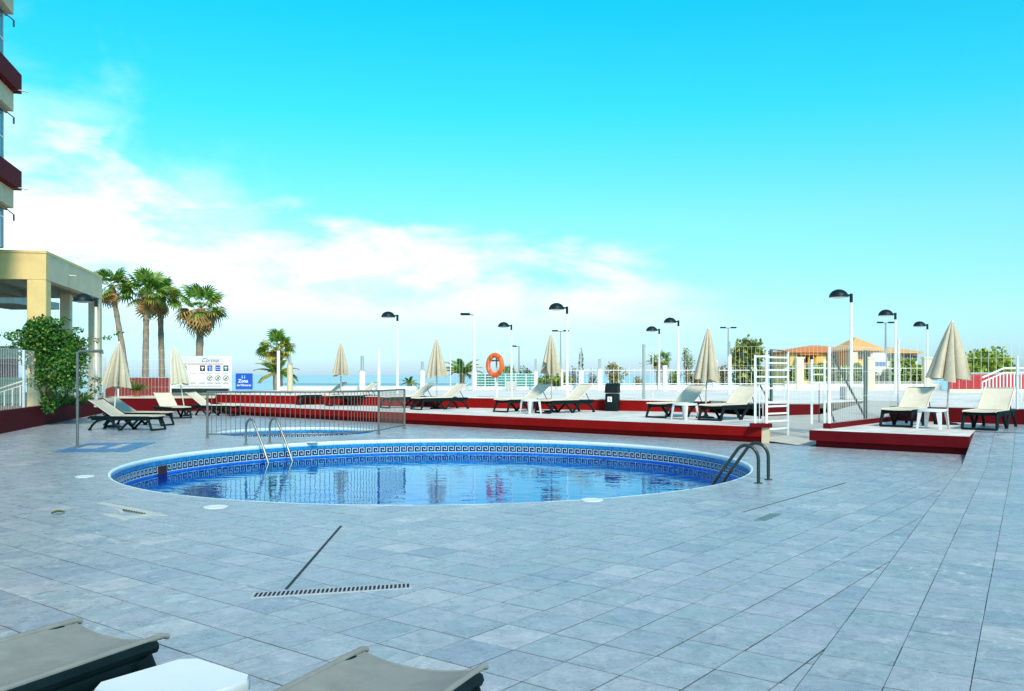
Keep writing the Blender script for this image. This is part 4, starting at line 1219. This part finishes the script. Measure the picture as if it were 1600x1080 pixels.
bush_px('green shrub behind the lifebuoy lamp, smaller one on the right', 821, 573, 600, 12, 55, LEAFGRN, 2)
bush_px('wide green hedge shrub below the torn parasol', 866, 580, 606, 30, 53, LEAFHEDGE, 3, 1100)
bush_px('bare greyish shrub right of the torn parasol', 897, 571, 604, 13, 53, LEAFGREY, 4, 420)
bush_px('bare greyish shrub left of the black bin', 924, 578, 604, 10, 53, LEAFGREY, 5, 300)
bush_px('round yellow shrub right above the black bin', 961, 567, 603, 19, 53, LEAFYEL, 6, 1100)
bush_px('small yellow shrub right of the round yellow one', 997, 580, 603, 8, 53, LEAFYEL, 7, 400)
bush_px('green shrub under the two side by side lamps', 1051, 577, 603, 12, 55, LEAFHEDGE, 8)
bush_px('slender tall tree just left of the beige parasol', 1074, 536, 600, 10, 57, LEAFTREE, 9, 800, name='slender_tree', cat='tree', clumps=12)
bush_px('brownish shrub behind the foot of the beige parasol', 1092, 573, 603, 22, 54, LEAFBRN, 10, 1000)
bush_px('orange brown shrub right of the beige parasol', 1130, 566, 601, 11, 54, LEAFBRN, 11, 700)
bush_px('large loose green tree left of the open gate', 1172, 530, 602, 33, 56, LEAFTREE, 12, 2600, size=.30, name='leafy_tree', cat='tree', clumps=16)
for k, (px, yt, hw) in enumerate([(1238,574,14),(1275,570,18),(1318,572,22),(1345,568,14),(1378,573,18),(1436,571,12)]):
    lab = ['left of the first cream pillar','right of the first cream pillar','behind the dark green fence post','left of the second cream pillar','below the blue striped sign','behind the left edge of the tan parasol'][k]
    bush_px('dense green hedge shrub ' + lab, px, yt, 604, hw, 49, LEAFHEDGE, 20+k, 1900, size=.17)
bush_px('slim leafy shrub climbing between the white gate panel and the yellow house', 1299, 556, 602, 10, 50, LEAFTREE, 30, 600)
bush_px('tall yellow green shrub right of the blue striped sign', 1411, 560, 604, 22, 48, LEAFHEDGE, 31, 2400, size=.18)
bush_px('large rounded yellow green tree at the right behind the red slatted fence', 1540, 540, 604, 50, 44, LEAFHEDGE, 32, 4200, size=.20, name='leafy_tree', cat='tree', clumps=24)
# dark cypress tip
o = thing('cypress', 'small dark cypress tip rising above a white post', 'tree', (wx(908,60),60,-1.5), 0, 'trees and shrubs beyond the promenade')
rnd = random.Random(77); cr = MB()
zc = wz(565,60)+1.5
for k in range(260):
    t = rnd.random(); a = rnd.uniform(0,6.28); w = .20*math.sin(math.pi*min(1,.12+t*.9))*rnd.random()**.5
    q = Vector((w*math.cos(a), w*math.sin(a), zc-1.2+t*2.0)); d = Vector((.05*math.cos(a),.05*math.sin(a),.16)); ww = Vector((-math.sin(a),math.cos(a),0))*.035
    cr.add([q, q+d*.5+ww, q+d, q+d*.5-ww], [(0,1,2,3)])
cr.obj('crown', LEAFGRN, o); MB().tube([(0,0,0),(0,0,zc)], .07, 6).obj('trunk', BARK, o)

# palms
def fan_frond(mat, fold=.25, seed=0, pl=.85, fr=.70, droop=.35):
    rnd = random.Random(seed); m = MB()
    m.tube([(0,0,0),(pl*.5,0,.03),(pl,0,-.02)], [.022,.016,.012], 5)
    n = 17
    for k in range(n):
        a = R(-118 + 236*k/(n-1)); L = fr*(.72+.28*math.cos(a*.55))*rnd.uniform(.92,1.06)
        d = Vector((math.cos(a), math.sin(a), 0)); s = Vector((-math.sin(a), math.cos(a), 0))
        o_ = Vector((pl,0,-.02))
        w = .055
        z1, z2, z3 = .02-.03*(k%2), -.06*droop-.02, -droop*L*rnd.uniform(.5,1.1)
        p0 = o_; p1 = o_ + d*L*.45; p2 = o_ + d*L*.75; p3 = o_ + d*L*.98
        m.add([p0, p1+s*w+Vector((0,0,z1)), p1-s*w+Vector((0,0,z1-.02)), p2+s*w*.8+Vector((0,0,z2)), p2-s*w*.8+Vector((0,0,z2)), p3+Vector((0,0,z3))], [(0,2,1),(1,2,4,3),(3,4,5)])
    return m.mesh('frond', mat)
FG = [fan_frond(FROND, seed=k, droop=.3+.12*k) for k in range(3)]
FY = [fan_frond(FRONDLIT, seed=10+k, droop=.5) for k in range(2)]
FD = [fan_frond(FRONDDEAD, seed=20+k, droop=.9, fr=.8) for k in range(3)]
def fan_palm(label, loc, pts, r0, r1, scale, ng, ny, nd, seed, boot=True):
    rnd = random.Random(seed)
    o = thing('fan_palm', label, 'palm tree', loc, 0, 'palm trees')
    tp = [Vector(p) for p in pts]
    m = len(tp); tk = MB(); PP, RR = [], []
    for i in range(m-1):
        for k in range(8):
            t = k/8; PP.append(tp[i].lerp(tp[i+1], t)); f = (i+t)/(m-1); RR.append((r0*(1-f)+r1*f)*(1+.07*math.sin(9*(i*8+k)))*(1+.35*math.exp(-f*12)))
    PP.append(tp[-1]); RR.append(r1)
    tk.tube(PP, RR, 12).obj('trunk', PALMBARK, o, smooth=True, angle=60)
    top = tp[-1]
    if boot:
        bo = MB(); bo.lathe([(r1*.9,-scale*.95),(r1*1.8,-scale*.55),(r1*1.8,-scale*.25),(r1*.9,-scale*.02),(0,scale*.0)], 12, top)
        bo.obj('leaf_boots', pbr('boots', (.22,.12,.05), .9, var=.4, scale=6, bump=.6, bscale=9) if 'boots' not in bpy.data.materials else bpy.data.materials['boots'], o, smooth=True)
    def put(me, elev, az, sc, roll=0):
        f = link('frond', me, o, top)
        f.rotation_euler = (Matrix.Rotation(az,3,'Z') @ Matrix.Rotation(-elev,3,'Y') @ Matrix.Rotation(roll,3,'X')).to_euler()
        f.scale = (sc,sc,sc)
    for k in range(ng):
        t = (k+.5)/ng; e = R(80 - 100*t**.9 + rnd.uniform(-16,16))
        put(FG[k%3], e, k*2.399+rnd.uniform(-.3,.3), scale*rnd.uniform(.78,1.15), rnd.uniform(-.7,.7))
    for k in range(ny): put(FY[k%2], R(rnd.uniform(-40,40)), rnd.uniform(0,6.28), scale*rnd.uniform(.75,.95), rnd.uniform(-.6,.6))
    for k in range(nd): put(FD[k%3], R(rnd.uniform(-84,-12 if nd > 15 else -55)), k*2.399+rnd.uniform(-.5,.5), scale*rnd.uniform(.65,1.0), rnd.uniform(-.7,.7))
    return o
def palm_px(label, base_px, top, Y, scale, seed, lean_mid=None, w0=9, w1=8, ng=26, ny=5, nd=12, zb=-1.0):
    X0, X1 = wx(base_px,Y), wx(top[0],Y); zt = wz(top[1],Y)-zb
    mid = (lean_mid or ((X1-X0)*.5))
    return fan_palm(label, (X0,Y,zb), [(0,0,0),(mid,0,zt*.55),(X1-X0,0,zt)], w0*Y/F/2, w1*Y/F/2, scale, ng, ny, nd, seed)
palm_px('tall curved fan palm directly right of the cream canopy', 205, (175,448), 58, .96, 1, None, 11, 7, 17, 5, 4)
palm_px('tall fan palm with a broad green crown, second from the canopy', 226.5, (229,458), 58, 1.20, 2, None, 11, 8, 22, 4, 6)
palm_px('tall fan palm half behind its broad crowned neighbour, third from the canopy', 254, (250,462), 60, 1.05, 3, None, 10, 8, 17, 5, 7)
palm_px('tall fan palm with a skirt of orange dead fronds behind the notice board', 309, (314,482), 58, 1.26, 4, None, 10, 12, 16, 7, 20)
palm_px('shorter sunlit fan palm right of the blue sign', 436, (432,546), 50, .80, 5, None, 16, 14, 12, 14, 1)
palm_px('small yellow-lit fan palm left of the two side by side lamps', 1031, (1031,565), 62, .62, 6, None, 14, 12, 14, 12, 10)
def pinnate(mat, seed, L=1.6):
    rnd = random.Random(seed); m = MB(); P = []
    for k in range(9):
        t = k/8; P.append(Vector((L*t*.92, 0, L*(.42*t-.62*t*t))))
    m.tube(P, [.014*(1-.7*k/8) for k in range(9)], 4)
    for k in range(30):
        t = .12+.86*k/29; i = min(7,int(t*8)); q = P[i].lerp(P[i+1], t*8-i)
        l = .42*math.sin(math.pi*(.18+.75*t))
        for s in (-1,1):
            d = Vector((.55, s*.75, -.35+rnd.uniform(-.15,.1))).normalized()*l; w = Vector((.024,0,.01))
            m.add([q-w, q+w, q+d*.6+w*.8, q+d, q+d*.6-w*.8], [(0,1,2,3,4)])
    return m.mesh('frond', mat)
PF = [pinnate(FROND, 1), pinnate(FROND, 2), pinnate(FRONDLIT, 3)]
def date_palm(label, px, py, Y, sc, n, seed):
    rnd = random.Random(seed); z0 = -1.0; zt = wz(py,Y)-z0
    o = thing('feather_palm', label, 'palm tree', (wx(px,Y),Y,z0), 0, 'palm trees')
    MB().tube([(0,0,0),(0,0,zt*.5),(0,0,zt)], [.16,.14,.16], 10).obj('trunk', PALMBARK, o, smooth=True, angle=60)
    for k in range(n):
        f = link('frond', PF[k%3], o, (0,0,zt)); f.rotation_euler = (Matrix.Rotation(k*2.399,3,'Z') @ Matrix.Rotation(-R(rnd.uniform(-15,55)),3,'Y')).to_euler(); f.scale = (sc,)*3
date_palm('low feather palm with arching fronds below the shorter fan palm', 432, 584, 47, .80, 22, 1)
date_palm('low feather palm bush between the tan striped parasol and the lifebuoy', 722, 584, 52, .85, 20, 2)
date_palm('tiny feather palm far behind the middle of the grey railing', 640, 599, 58, .45, 12, 3)

# ------------------------------------------------------------------ big bush on the planter
def planter_bush():
    rnd = random.Random(5); Y = 26.3
    X = wx(66,Y)
    o = thing('planter_bush', 'large glossy green bush growing through the mesh fence on the planter wall', 'bush', (X,Y,.5))
    tk = MB()
    for k in range(6):
        a = rnd.uniform(-.2,.2); tk.tube([(rnd.uniform(-.1,.15),rnd.uniform(-.1,.1),0),(rnd.uniform(-.2,.2)+.1,a,.6),(rnd.uniform(-.35,.5)+.25,a,1.25),(rnd.uniform(-.7,.9)+.35,a,1.9)], [.05,.04,.03,.012], 6)
    def zz2(py): return wz(py,Y)-.5
    def xx2(px): return wx(px,Y)-X
    sprays = []
    for (x0,y0,x1,y1,x2,y2) in [(110,560,150,535,196,520),(100,545,135,530,178,528),(60,530,30,520,-8,528),(50,535,20,540,-6,548),(110,590,135,600,158,612),(112,575,150,590,168,598),(90,520,100,505,112,497),(105,530,125,515,140,518)]:
        y_ = rnd.uniform(-.25,.15); P = [(xx2(x0),y_,zz2(y0)),(xx2(x1),y_-.1,zz2(y1)),(xx2(x2),y_-.15,zz2(y2))]
        tk.tube(P, [.014,.010,.004], 5); sprays.append(P)
    tk.obj('stems', BARK, o, smooth=True, angle=60)
    cr = MB()
    for (px,py,rx,rz_,n) in [(70,528,34,26,1500),(98,546,36,32,2000),(62,552,28,30,1200),(92,578,36,26,1500),(118,566,24,26,800),(74,508,28,13,600),(66,594,16,16,220),(115,600,20,14,300),(76,628,9,20,330),(40,528,26,14,300),(95,604,22,12,200)]:
        leaves(cr, (xx2(px), rnd.uniform(-.25,.1), zz2(py)), (rx*Y/F,.42,rz_*Y/F), int(n*1.15), .088, rnd)
    for P in sprays:
        for k in range(70):
            t = rnd.random(); q = Vector(P[0]).lerp(Vector(P[1]), t*2) if t < .5 else Vector(P[1]).lerp(Vector(P[2]), t*2-1)
            leaves(cr, q, (.09,.09,.09), 1, .085, rnd)
    cr.obj('foliage', LEAFDK, o)
planter_bush()
# spiky low plants in the planter
for k, (px, Yk, lab) in enumerate([(92,27.5,'left'),(112,28.6,'middle'),(128,29.6,'right'),(214,36.9,'ledge')]):
    rnd = random.Random(40+k); m = MB()
    for i in range(60):
        a = rnd.uniform(0,6.28); e = rnd.uniform(.4,1.3); l = rnd.uniform(.35,.75); d = Vector((math.cos(a)*math.cos(e),math.sin(a)*math.cos(e),math.sin(e)))*l; w = Vector((-math.sin(a),math.cos(a),0))*.016
        m.add([-w, w, d*.6+w, d-Vector((0,0,l*.15)), d*.6-w], [(0,1,2,3,4)])
    z_ = .5 if k < 3 else .60
    o = thing('spiky_plant', ['spiky green plant in the planter right beside the big bush','spiky green plant in the planter between the bush and the canopy post','spiky green plant in the planter below the canopy posts','leafy pot plant on the beige ledge by the leaning parasol'][k], 'plant', (wx(px,Yk),Yk,z_), 0, 'small plants along the planter')
    if k == 3: MB().lathe([(0,0),(.11,0),(.15,.26),(.13,.26),(.12,.2)], 16).obj('pot', pbr('terracotta', (.30,.08,.04), .8), o, smooth=True); 
    mm = m.obj('leaves', LEAFGRN, o)
    if k == 3: mm.location.z = .2

# ------------------------------------------------------------------ cream canopy at the left
can = thing('entrance_canopy', 'cream concrete canopy on square posts left of the palms', 'canopy', (wx(72,28),28,0), R(12.3))
W_, D_ = 6.0, 7.4
zb_, zt_ = wz(437,28), wz(392,28)
MB().box((-W_,0,zb_),(0,.30,zt_-.08)).obj('front_beam', CREAM, can)
MB().box((-.30,.303,zb_),(0,D_,zt_-.08)).obj('side_beam', CREAM2, can)  # greyer than the front beam: the side's weaker light is in the colour
MB().box((-W_,D_-.3+.003,zb_),(-.303,D_,zt_-.08)).obj('back_beam', CREAM2, can)
MB().box((-W_,-.02,zt_-.0785),(.02,D_+.02,zt_)).obj('roof', CREAM, can)
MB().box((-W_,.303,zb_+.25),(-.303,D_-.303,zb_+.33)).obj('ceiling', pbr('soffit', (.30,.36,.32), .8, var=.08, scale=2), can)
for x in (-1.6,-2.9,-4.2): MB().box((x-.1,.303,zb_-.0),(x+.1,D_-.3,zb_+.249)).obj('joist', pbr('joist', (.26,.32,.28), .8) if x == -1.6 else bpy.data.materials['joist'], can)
for (x, y, s, m_) in ((0,0,.56,CREAM), (0,D_-.42,.42,CREAM2), (-.62,D_-2.2,.36,CREAM2), (-5.2,0,.56,CREAM), (-5.2,D_-.42,.42,CREAM2)):
    MB().bbox((x-s,y+.003,0),(x-.003,y+s-.003,zb_-.002), .02).obj('post', m_, can)
MB().tube([(.0,2.6,zb_+.42),(.24,2.6,zb_+.40)], .02, 8).obj('spout', GALV, can)
# grey low block behind canopy
o = MB().box((wx(-60,40),40,wz(474,40)),(wx(22,40),44,wz(462,40))).obj('far_roof_slab', CONC); tag(o, 'grey flat roof slab far behind the cream canopy at the left edge', 'roof')

# ------------------------------------------------------------------ hotel with red balcony bands
def tower(name, label, loc, rz, W, D, floors, z_first, full):
    o = thing(name, label, 'building', loc, rz)
    st = 3.06
    for k in range(floors):
        zb = z_first + st*k
        MB().box((-W,-D,zb),(0,0,zb+.60)).obj('balcony_band', REDSHADE, o)
        MB().box((-W+.2,-D+.2,zb-.585),(-.22,-.05,zb-.002)).obj('beam', CREAM2, o)
        lo = zb-st+.60 if k else 5.46
        g = MB().box((-W+.5,-D+.5,lo+.002),(-.46,-.25,zb-.587)).obj('glazing', GLASSB, o)
        fr = MB()
        for q in (-.30,-1.3,-2.3,-3.3,-4.3):
            if -D+.6 < q: fr.bbox((-.475,q-.03,lo+.002),(-.43,q+.03,zb-.587), .005)
        fr.bbox((-.47,-D+.5,lo+.95),(-.435,-.25,lo+1.0), .005)
        fr.obj('window_frame', WHITEMETAL, g)
        MB().tube([(-.3,-.35,zb+.02),(.05,-.35,zb+.015),(.26,-.35,zb-.02)], .02, 8).obj('drain_spout', GALV, o)
        MB().tube([(-.40,-.1,zb-.62),(-.18,-.1,zb-.80)], .02, 6).tube([(-.42,-1.8,zb-.62),(-.42,-.1,zb-.62)], .045, 8).tube([(-.2,-.1,zb-.78),(-.2,-.1,zb-.98)], .03, 6).obj('awning_arm', GREYMETAL, o)
    MB().box((-W,-D,z_first+st*floors-1.2),(-.0,0,z_first+st*floors-.9)).obj('roof', CREAM2, o)
    MB().box((-W+.6,-D+.6,0),(-4.4,-.4,z_first+st*floors-1.2)).obj('core', CREAM2, o)
    return o
tower('hotel_wing', 'hotel wing with dark red balcony bands rising out of frame at the left edge', (wx(34,28),28,0), R(14), 9, 5.2, 7, 7.34, True)
# ------------------------------------------------------------------ things behind the left planter
o = wall('garden_wall', (wx(-40,31),31), (wx(24,31),31), .4, wz(560,31), .2, pbr('wine_wall', (.26,.07,.09), .8, var=.1), 'wine red wall with a pale base behind the mesh fence at the left edge')
MB().box((wx(-40,30.9),30.9,.4),(wx(36,30.9),30.98,wz(590,30.9))).obj('pale_base', CREAM2, o)
MB().box((wx(-40,31),30.95,wz(560,31)+.01),(wx(24,31),31.2,wz(541,31))).obj('grey_top', CONC, o)
stair_rail('white handrail sloping down behind the left mesh fence', [(wx(-30,28.5),28.5,wz(617,28.5)),(wx(44,28.5),28.5,wz(593,28.5))], .25, .5)

# ------------------------------------------------------------------ notice boards
Ys = 39.5
x0, x1, zt, zb = wx(265.5,Ys), wx(360,Ys), wz(556.5,Ys), wz(607,Ys)
nb = thing('notice_board', 'white pool rules board with a golden sun and rows of pictograms', 'sign', (x0, Ys, zb))
bw_, bh = x1-x0, zt-zb
MB().bbox((0,0,0),(bw_,.04,bh), .006).obj('board', SIGNW, nb)
MB().bbox((.06,-.05,-.20),(bw_-.1,.10,-.01), .01).obj('shelf', DARKSTEEL, nb)
for x in (.0, bw_): MB().tube([(x,.06,-.6),(x,.06,bh+.05)], .04, 8).obj('post', WHITEMETAL, nb)
S_ = 1/ (F/Ys)
def bx(px): return (px-265.5)*S_
def bz(py): return (607-py)*S_
RX = (R(90),0,0)
MB().tube([(bx(274),-.004,bz(563.5)),(bx(274),-.001,bz(563.5))], 7.4*S_, 24).obj('sun_halo', SUNPALE, nb)
MB().tube([(bx(274),-.008,bz(563.5)),(bx(274),-.003,bz(563.5))], 5.4*S_, 24).obj('sun_emblem', SUNGOLD, nb)
text('Corona', 8.6*S_, INK, nb, (bx(328), -.004, bz(563.3)), RX, shear=.35)
MB().box((bx(280),-.003,bz(567.6)),(bx(350),-.0005,bz(557.4))).obj('header_panel', pbr('header_grey', (.66,.69,.78), .5), nb)
rl = MB(); x = 282
rnd = random.Random(3)
while x < 349:
    w = rnd.uniform(.8,2.2)
    rl.box((bx(x),-.004,bz(569.7)),(bx(x+w),-.001,bz(568.3))); x += w+.5
rl.obj('red_line', INKRED, nb, kind='stuff')
def circ_icon(px, py, kind):
    ic = MB(); n = 24
    vs, fs = [], []
    for i in range(n):
        a = 2*math.pi*i/n
        for rr_ in (4.3, 3.5): vs.append((bx(px)+rr_*S_*math.cos(a), -.005, bz(py)+rr_*S_*math.sin(a)))
    for i in range(n): j = (i+1)%n; fs.append((2*i, 2*i+1, 2*j+1, 2*j))
    ic.add(vs, fs)
    c = Vector((bx(px), -.004, bz(py)))
    def ln(x0,y0,x1,y1,w=.45): ic.tube([c+Vector((x0*S_,-.001,y0*S_)), c+Vector((x1*S_,-.001,y1*S_))], w*S_, 5)
    if kind == 0: ln(0,0,1.4,-.6); ln(0,0,0,2.2)
    else:
        ln(-2.6,-2.6,2.6,2.6,.35)
        if kind == 1: ln(-.2,1.8,.8,-.5,.8); ln(.8,-.5,1.6,-2,.5); ln(-.6,-.6,-1.2,-2,.5)
        elif kind == 2: ln(-1.6,-1,1.5,-1,.7); ln(0,-1,0,1.6,.5)
        else: ln(-1.2,-1.8,.6,1.2,.6); ln(.6,1.2,1.8,.2,.4); ln(-1.8,1,0,1,.4)
    o = ic.obj('pictogram', INK, nb)
for i, (px, k) in enumerate([(274,0),(288,1)]): circ_icon(px, 575.5, k)
for i, (px, k) in enumerate([(274,1),(288,2),(328,3),(340.5,1),(353,2)]): circ_icon(px, 591, k)
for px, kd in ((316.5,0),(328,1),(340.5,2),(353,3)):
    m_ = INK if px < 320 else (SIGNBLUE if px < 350 else pbr('icon_green', (.02,.10,.13), .5))
    q = MB().bbox((bx(px-4),-.008,bz(580)),(bx(px+4),-.002,bz(571)), .002).obj('pictogram', m_, nb)
    d = MB()
    if kd == 1: d.box((bx(px-.6),-.010,bz(579)),(bx(px+.2),-.0085,bz(573))).box((bx(px-2.2),-.010,bz(574)),(bx(px+1.8),-.0085,bz(573.2))).box((bx(px+1.6),-.010,bz(579)),(bx(px+2.2),-.0085,bz(574)))
    elif kd == 2: d.box((bx(px-3),-.010,bz(574.6)),(bx(px+3),-.0085,bz(573.9))).box((bx(px-3),-.010,bz(577.6)),(bx(px+3),-.0085,bz(576.9)))
    else: d.box((bx(px-.6),-.010,bz(578.5)),(bx(px+.6),-.0085,bz(575))).box((bx(px-2.2),-.010,bz(575.6)),(bx(px+2.2),-.0085,bz(573.4)))
    d.obj('symbol', SIGNW, q)
cp = MB()
for py in (583.5, 598.2, 599.6):
    for px in (274,288,301,316,328,340.5,353):
        x = px-4.5
        while x < px+4:
            w = rnd.uniform(.7,1.6); cp.box((bx(x),-.004,bz(py+.45)),(bx(x+w),-.001,bz(py-.45))); x += w+.4
x = 276
for py in (603.0,604.6):
    x = 276
    while x < 345:
        w = rnd.uniform(.8,2); cp.box((bx(x),-.004,bz(py+.35)),(bx(x+w),-.001,bz(py-.35))); x += w+.4
cp.obj('caption_lines', pbr('caption_grey', (.25,.25,.30), .6), nb, kind='stuff')
Yb = 38.0
bsg = thing('blue_sign', 'square blue sign with white lettering right of the notice board', 'sign', (wx(368,Yb), Yb, wz(608.5,Yb)))
sw, sh_ = wx(394.5,Yb)-wx(368,Yb), wz(583.5,Yb)-wz(608.5,Yb)
MB().bbox((0,0,0),(sw,.04,sh_), .008).obj('panel', SIGNBLUE, bsg)
for x in (.08, sw-.08): MB().tube([(x,.05,-.4),(x,.05,sh_*.9)], .02, 6).obj('post', GALV, bsg)
ic = MB(); ic.tube([(sw*.40,-.006,sh_*.83),(sw*.40,-.001,sh_*.83)], .030, 10).box((sw*.36,-.005,sh_*.68),(sw*.44,-.001,sh_*.78)).tube([(sw*.54,-.006,sh_*.83),(sw*.54,-.001,sh_*.83)], .024, 10).box((sw*.51,-.005,sh_*.68),(sw*.57,-.001,sh_*.78))
ic.obj('pictogram', pbr('sign_light_blue', (.25,.55,.95), .5), bsg)
text('Zona', .20, SIGNW, bsg, (sw*.45, -.003, sh_*.52), RX, offset=.004)
text('de Palmeras', .125, SIGNW, bsg, (sw*.50, -.003, sh_*.26), RX, offset=.002)

# ------------------------------------------------------------------ houses beyond the hedge
def hip(mb, x0, x1, y0, y1, ze, zr, ov=.5, mi=0):
    x0 -= ov; x1 += ov; y0 -= ov; y1 += ov
    hw = (y1-y0)/2; ra, rb = x0+hw*.95, x1-hw*.95
    if ra > rb: ra = rb = (x0+x1)/2
    ym = (y0+y1)/2
    mb.add([(x0,y0,ze),(x1,y0,ze),(x1,y1,ze),(x0,y1,ze),(ra,ym,zr),(rb,ym,zr)], [(0,1,5,4),(1,2,5),(2,3,4,5),(3,0,4),(3,2,1,0)], mi)
    mb.box((x0,y0,ze-.18),(x1,y1,ze-.004), mi)
def house(label, px0, px1, Y, y_eave, y_ridge, depth, wallm, roofm, wins, extra=None):
    X0, X1 = wx(px0,Y), wx(px1,Y); ze, zr = wz(y_eave,Y), wz(y_ridge,Y)
    o = thing('house', label, 'house', (X0,Y,-1.5), 0, 'yellow houses beyond the promenade')
    W = X1-X0; h = ze+1.5
    MB().box((0,0,0),(W,depth,h-.19)).obj('wall', wallm, o)
    m = MB(); hip(m, 0, W, 0, depth, h, zr+1.5, .55); m.obj('roof', roofm, o)
    for (a, b, c, d) in wins:     # pixels
        wx0, wx1 = wx(a,Y)-X0, wx(c,Y)-X0; z0, z1 = wz(d,Y)+1.5, wz(b,Y)+1.5
        f = MB().box((wx0-.08,-.05,z0-.08),(wx1+.08,-.002,z0)).box((wx0-.08,-.05,z1),(wx1+.08,-.002,z1+.08)).box((wx0-.08,-.05,z0+.001),(wx0,-.002,z1-.001)).box((wx1,-.05,z0+.001),(wx1+.08,-.002,z1-.001)).obj('window', pbr('win_frame', (.10,.06,.03), .6) if 'win_frame' not in bpy.data.materials else bpy.data.materials['win_frame'], o)
        MB().box((wx0+.001,-.02,z0+.001),(wx1-.001,-.003,z1-.001)).obj('pane', GLASS, f)
    return o, X0
h1, hx = house('yellow house with a long orange hip roof and a shaded balcony', 1234, 1347, 118, 549, 538, 9, YELLOW, TERR, [(1304,556,1311,565),(1318,556,1323,564),(1292,556,1297,563)])
Yh = 118
MB().box((wx(1246,Yh)-hx,-1.6,wz(577,Yh)+1.5),(wx(1270,Yh)-hx,-.01,wz(567,Yh)+1.5)).obj('balcony', PINKB, h1)
MB().box((wx(1246,Yh)-hx,-.06,wz(567,Yh)+1.51),(wx(1270,Yh)-hx,-.004,wz(555.5,Yh)+1.5)).obj('balcony_recess_shade', pbr('recess_shade', (.05,.03,.02), .8), h1)  # flat dark sheet on the wall painted as the balcony's shade
MB().box((wx(1243,Yh)-hx,-1.9,wz(555,Yh)+1.5),(wx(1273,Yh)-hx,-.56,wz(553.5,Yh)+1.5)).obj('balcony_roof', TERR, h1)
for px in (1248,1258,1268): MB().box((wx(px,Yh)-hx-.12,-1.5,wz(567,Yh)+1.5),(wx(px,Yh)-hx+.12,-1.3,wz(555,Yh)+1.5)).obj('balcony_post', OCHRE, h1)
MB().box((wx(1288,Yh)-hx,-1.2,wz(577,Yh)+1.5),(wx(1325,Yh)-hx,-.01,wz(568,Yh)+1.5)).obj('balcony', PINKB, h1)
h2, hx2 = house('ochre house with a tall pyramid roof and white side walls', 1332, 1374, 112, 546, 525, 7, OCHRE, TERR2, [(1342,551,1347,560),(1352,551,1356,560)])
Y2 = 112
MB().box((wx(1328,Y2)-hx2,-.9,0),(wx(1336,Y2)-hx2,-.01,wz(548,Y2)+1.3)).obj('side_wall', HCREAM, h2)
MB().box((wx(1358,Y2)-hx2,-1.2,0),(wx(1380,Y2)-hx2,-.01,wz(549,Y2)+1.3)).obj('side_wall', pbr('house_white', (.80,.76,.68), .8), h2)
MB().box((wx(1337,Y2)-hx2,-.8,wz(577,Y2)+1.5),(wx(1357,Y2)-hx2,-.01,wz(564,Y2)+1.5)).obj('balcony', YELLOW, h2)
h3, hx3 = house('pale yellow house with a low orange roof left of the tan parasol', 1384, 1434, 116, 550, 541, 8, HCREAM, TERR2, [(1388,556,1391,563),(1393.5,556,1396,563),(1401,557,1404,562),(1411,555,1416,562),(1419,555,1424,562),(1427,557,1432,562)])
# sign between the houses
YS2 = 60
bs = thing('roadside_sign', 'white sign with a blue band on a post in front of the houses', 'sign', (wx(1361,YS2),YS2,wz(578,YS2)))
w_ = wx(1384,YS2)-wx(1361,YS2); hh_ = wz(553,YS2)-wz(578,YS2)
MB().bbox((0,0,0),(w_,.08,hh_), .01).obj('panel', SIGNW, bs)
MB().box((.02,-.012,hh_*.22),(w_-.02,-.001,hh_*.50)).obj('blue_band', pbr('band_grey_blue', (.16,.24,.50), .5), bs)
MB().box((.03,-.022,hh_*.16),(w_*.20,-.013,hh_*.48)).obj('blue_square', SIGNBLUE, bs)
MB().tube([(.1,.12,-2.8),(.1,.12,hh_)], .05, 8).obj('post', GALV, bs)
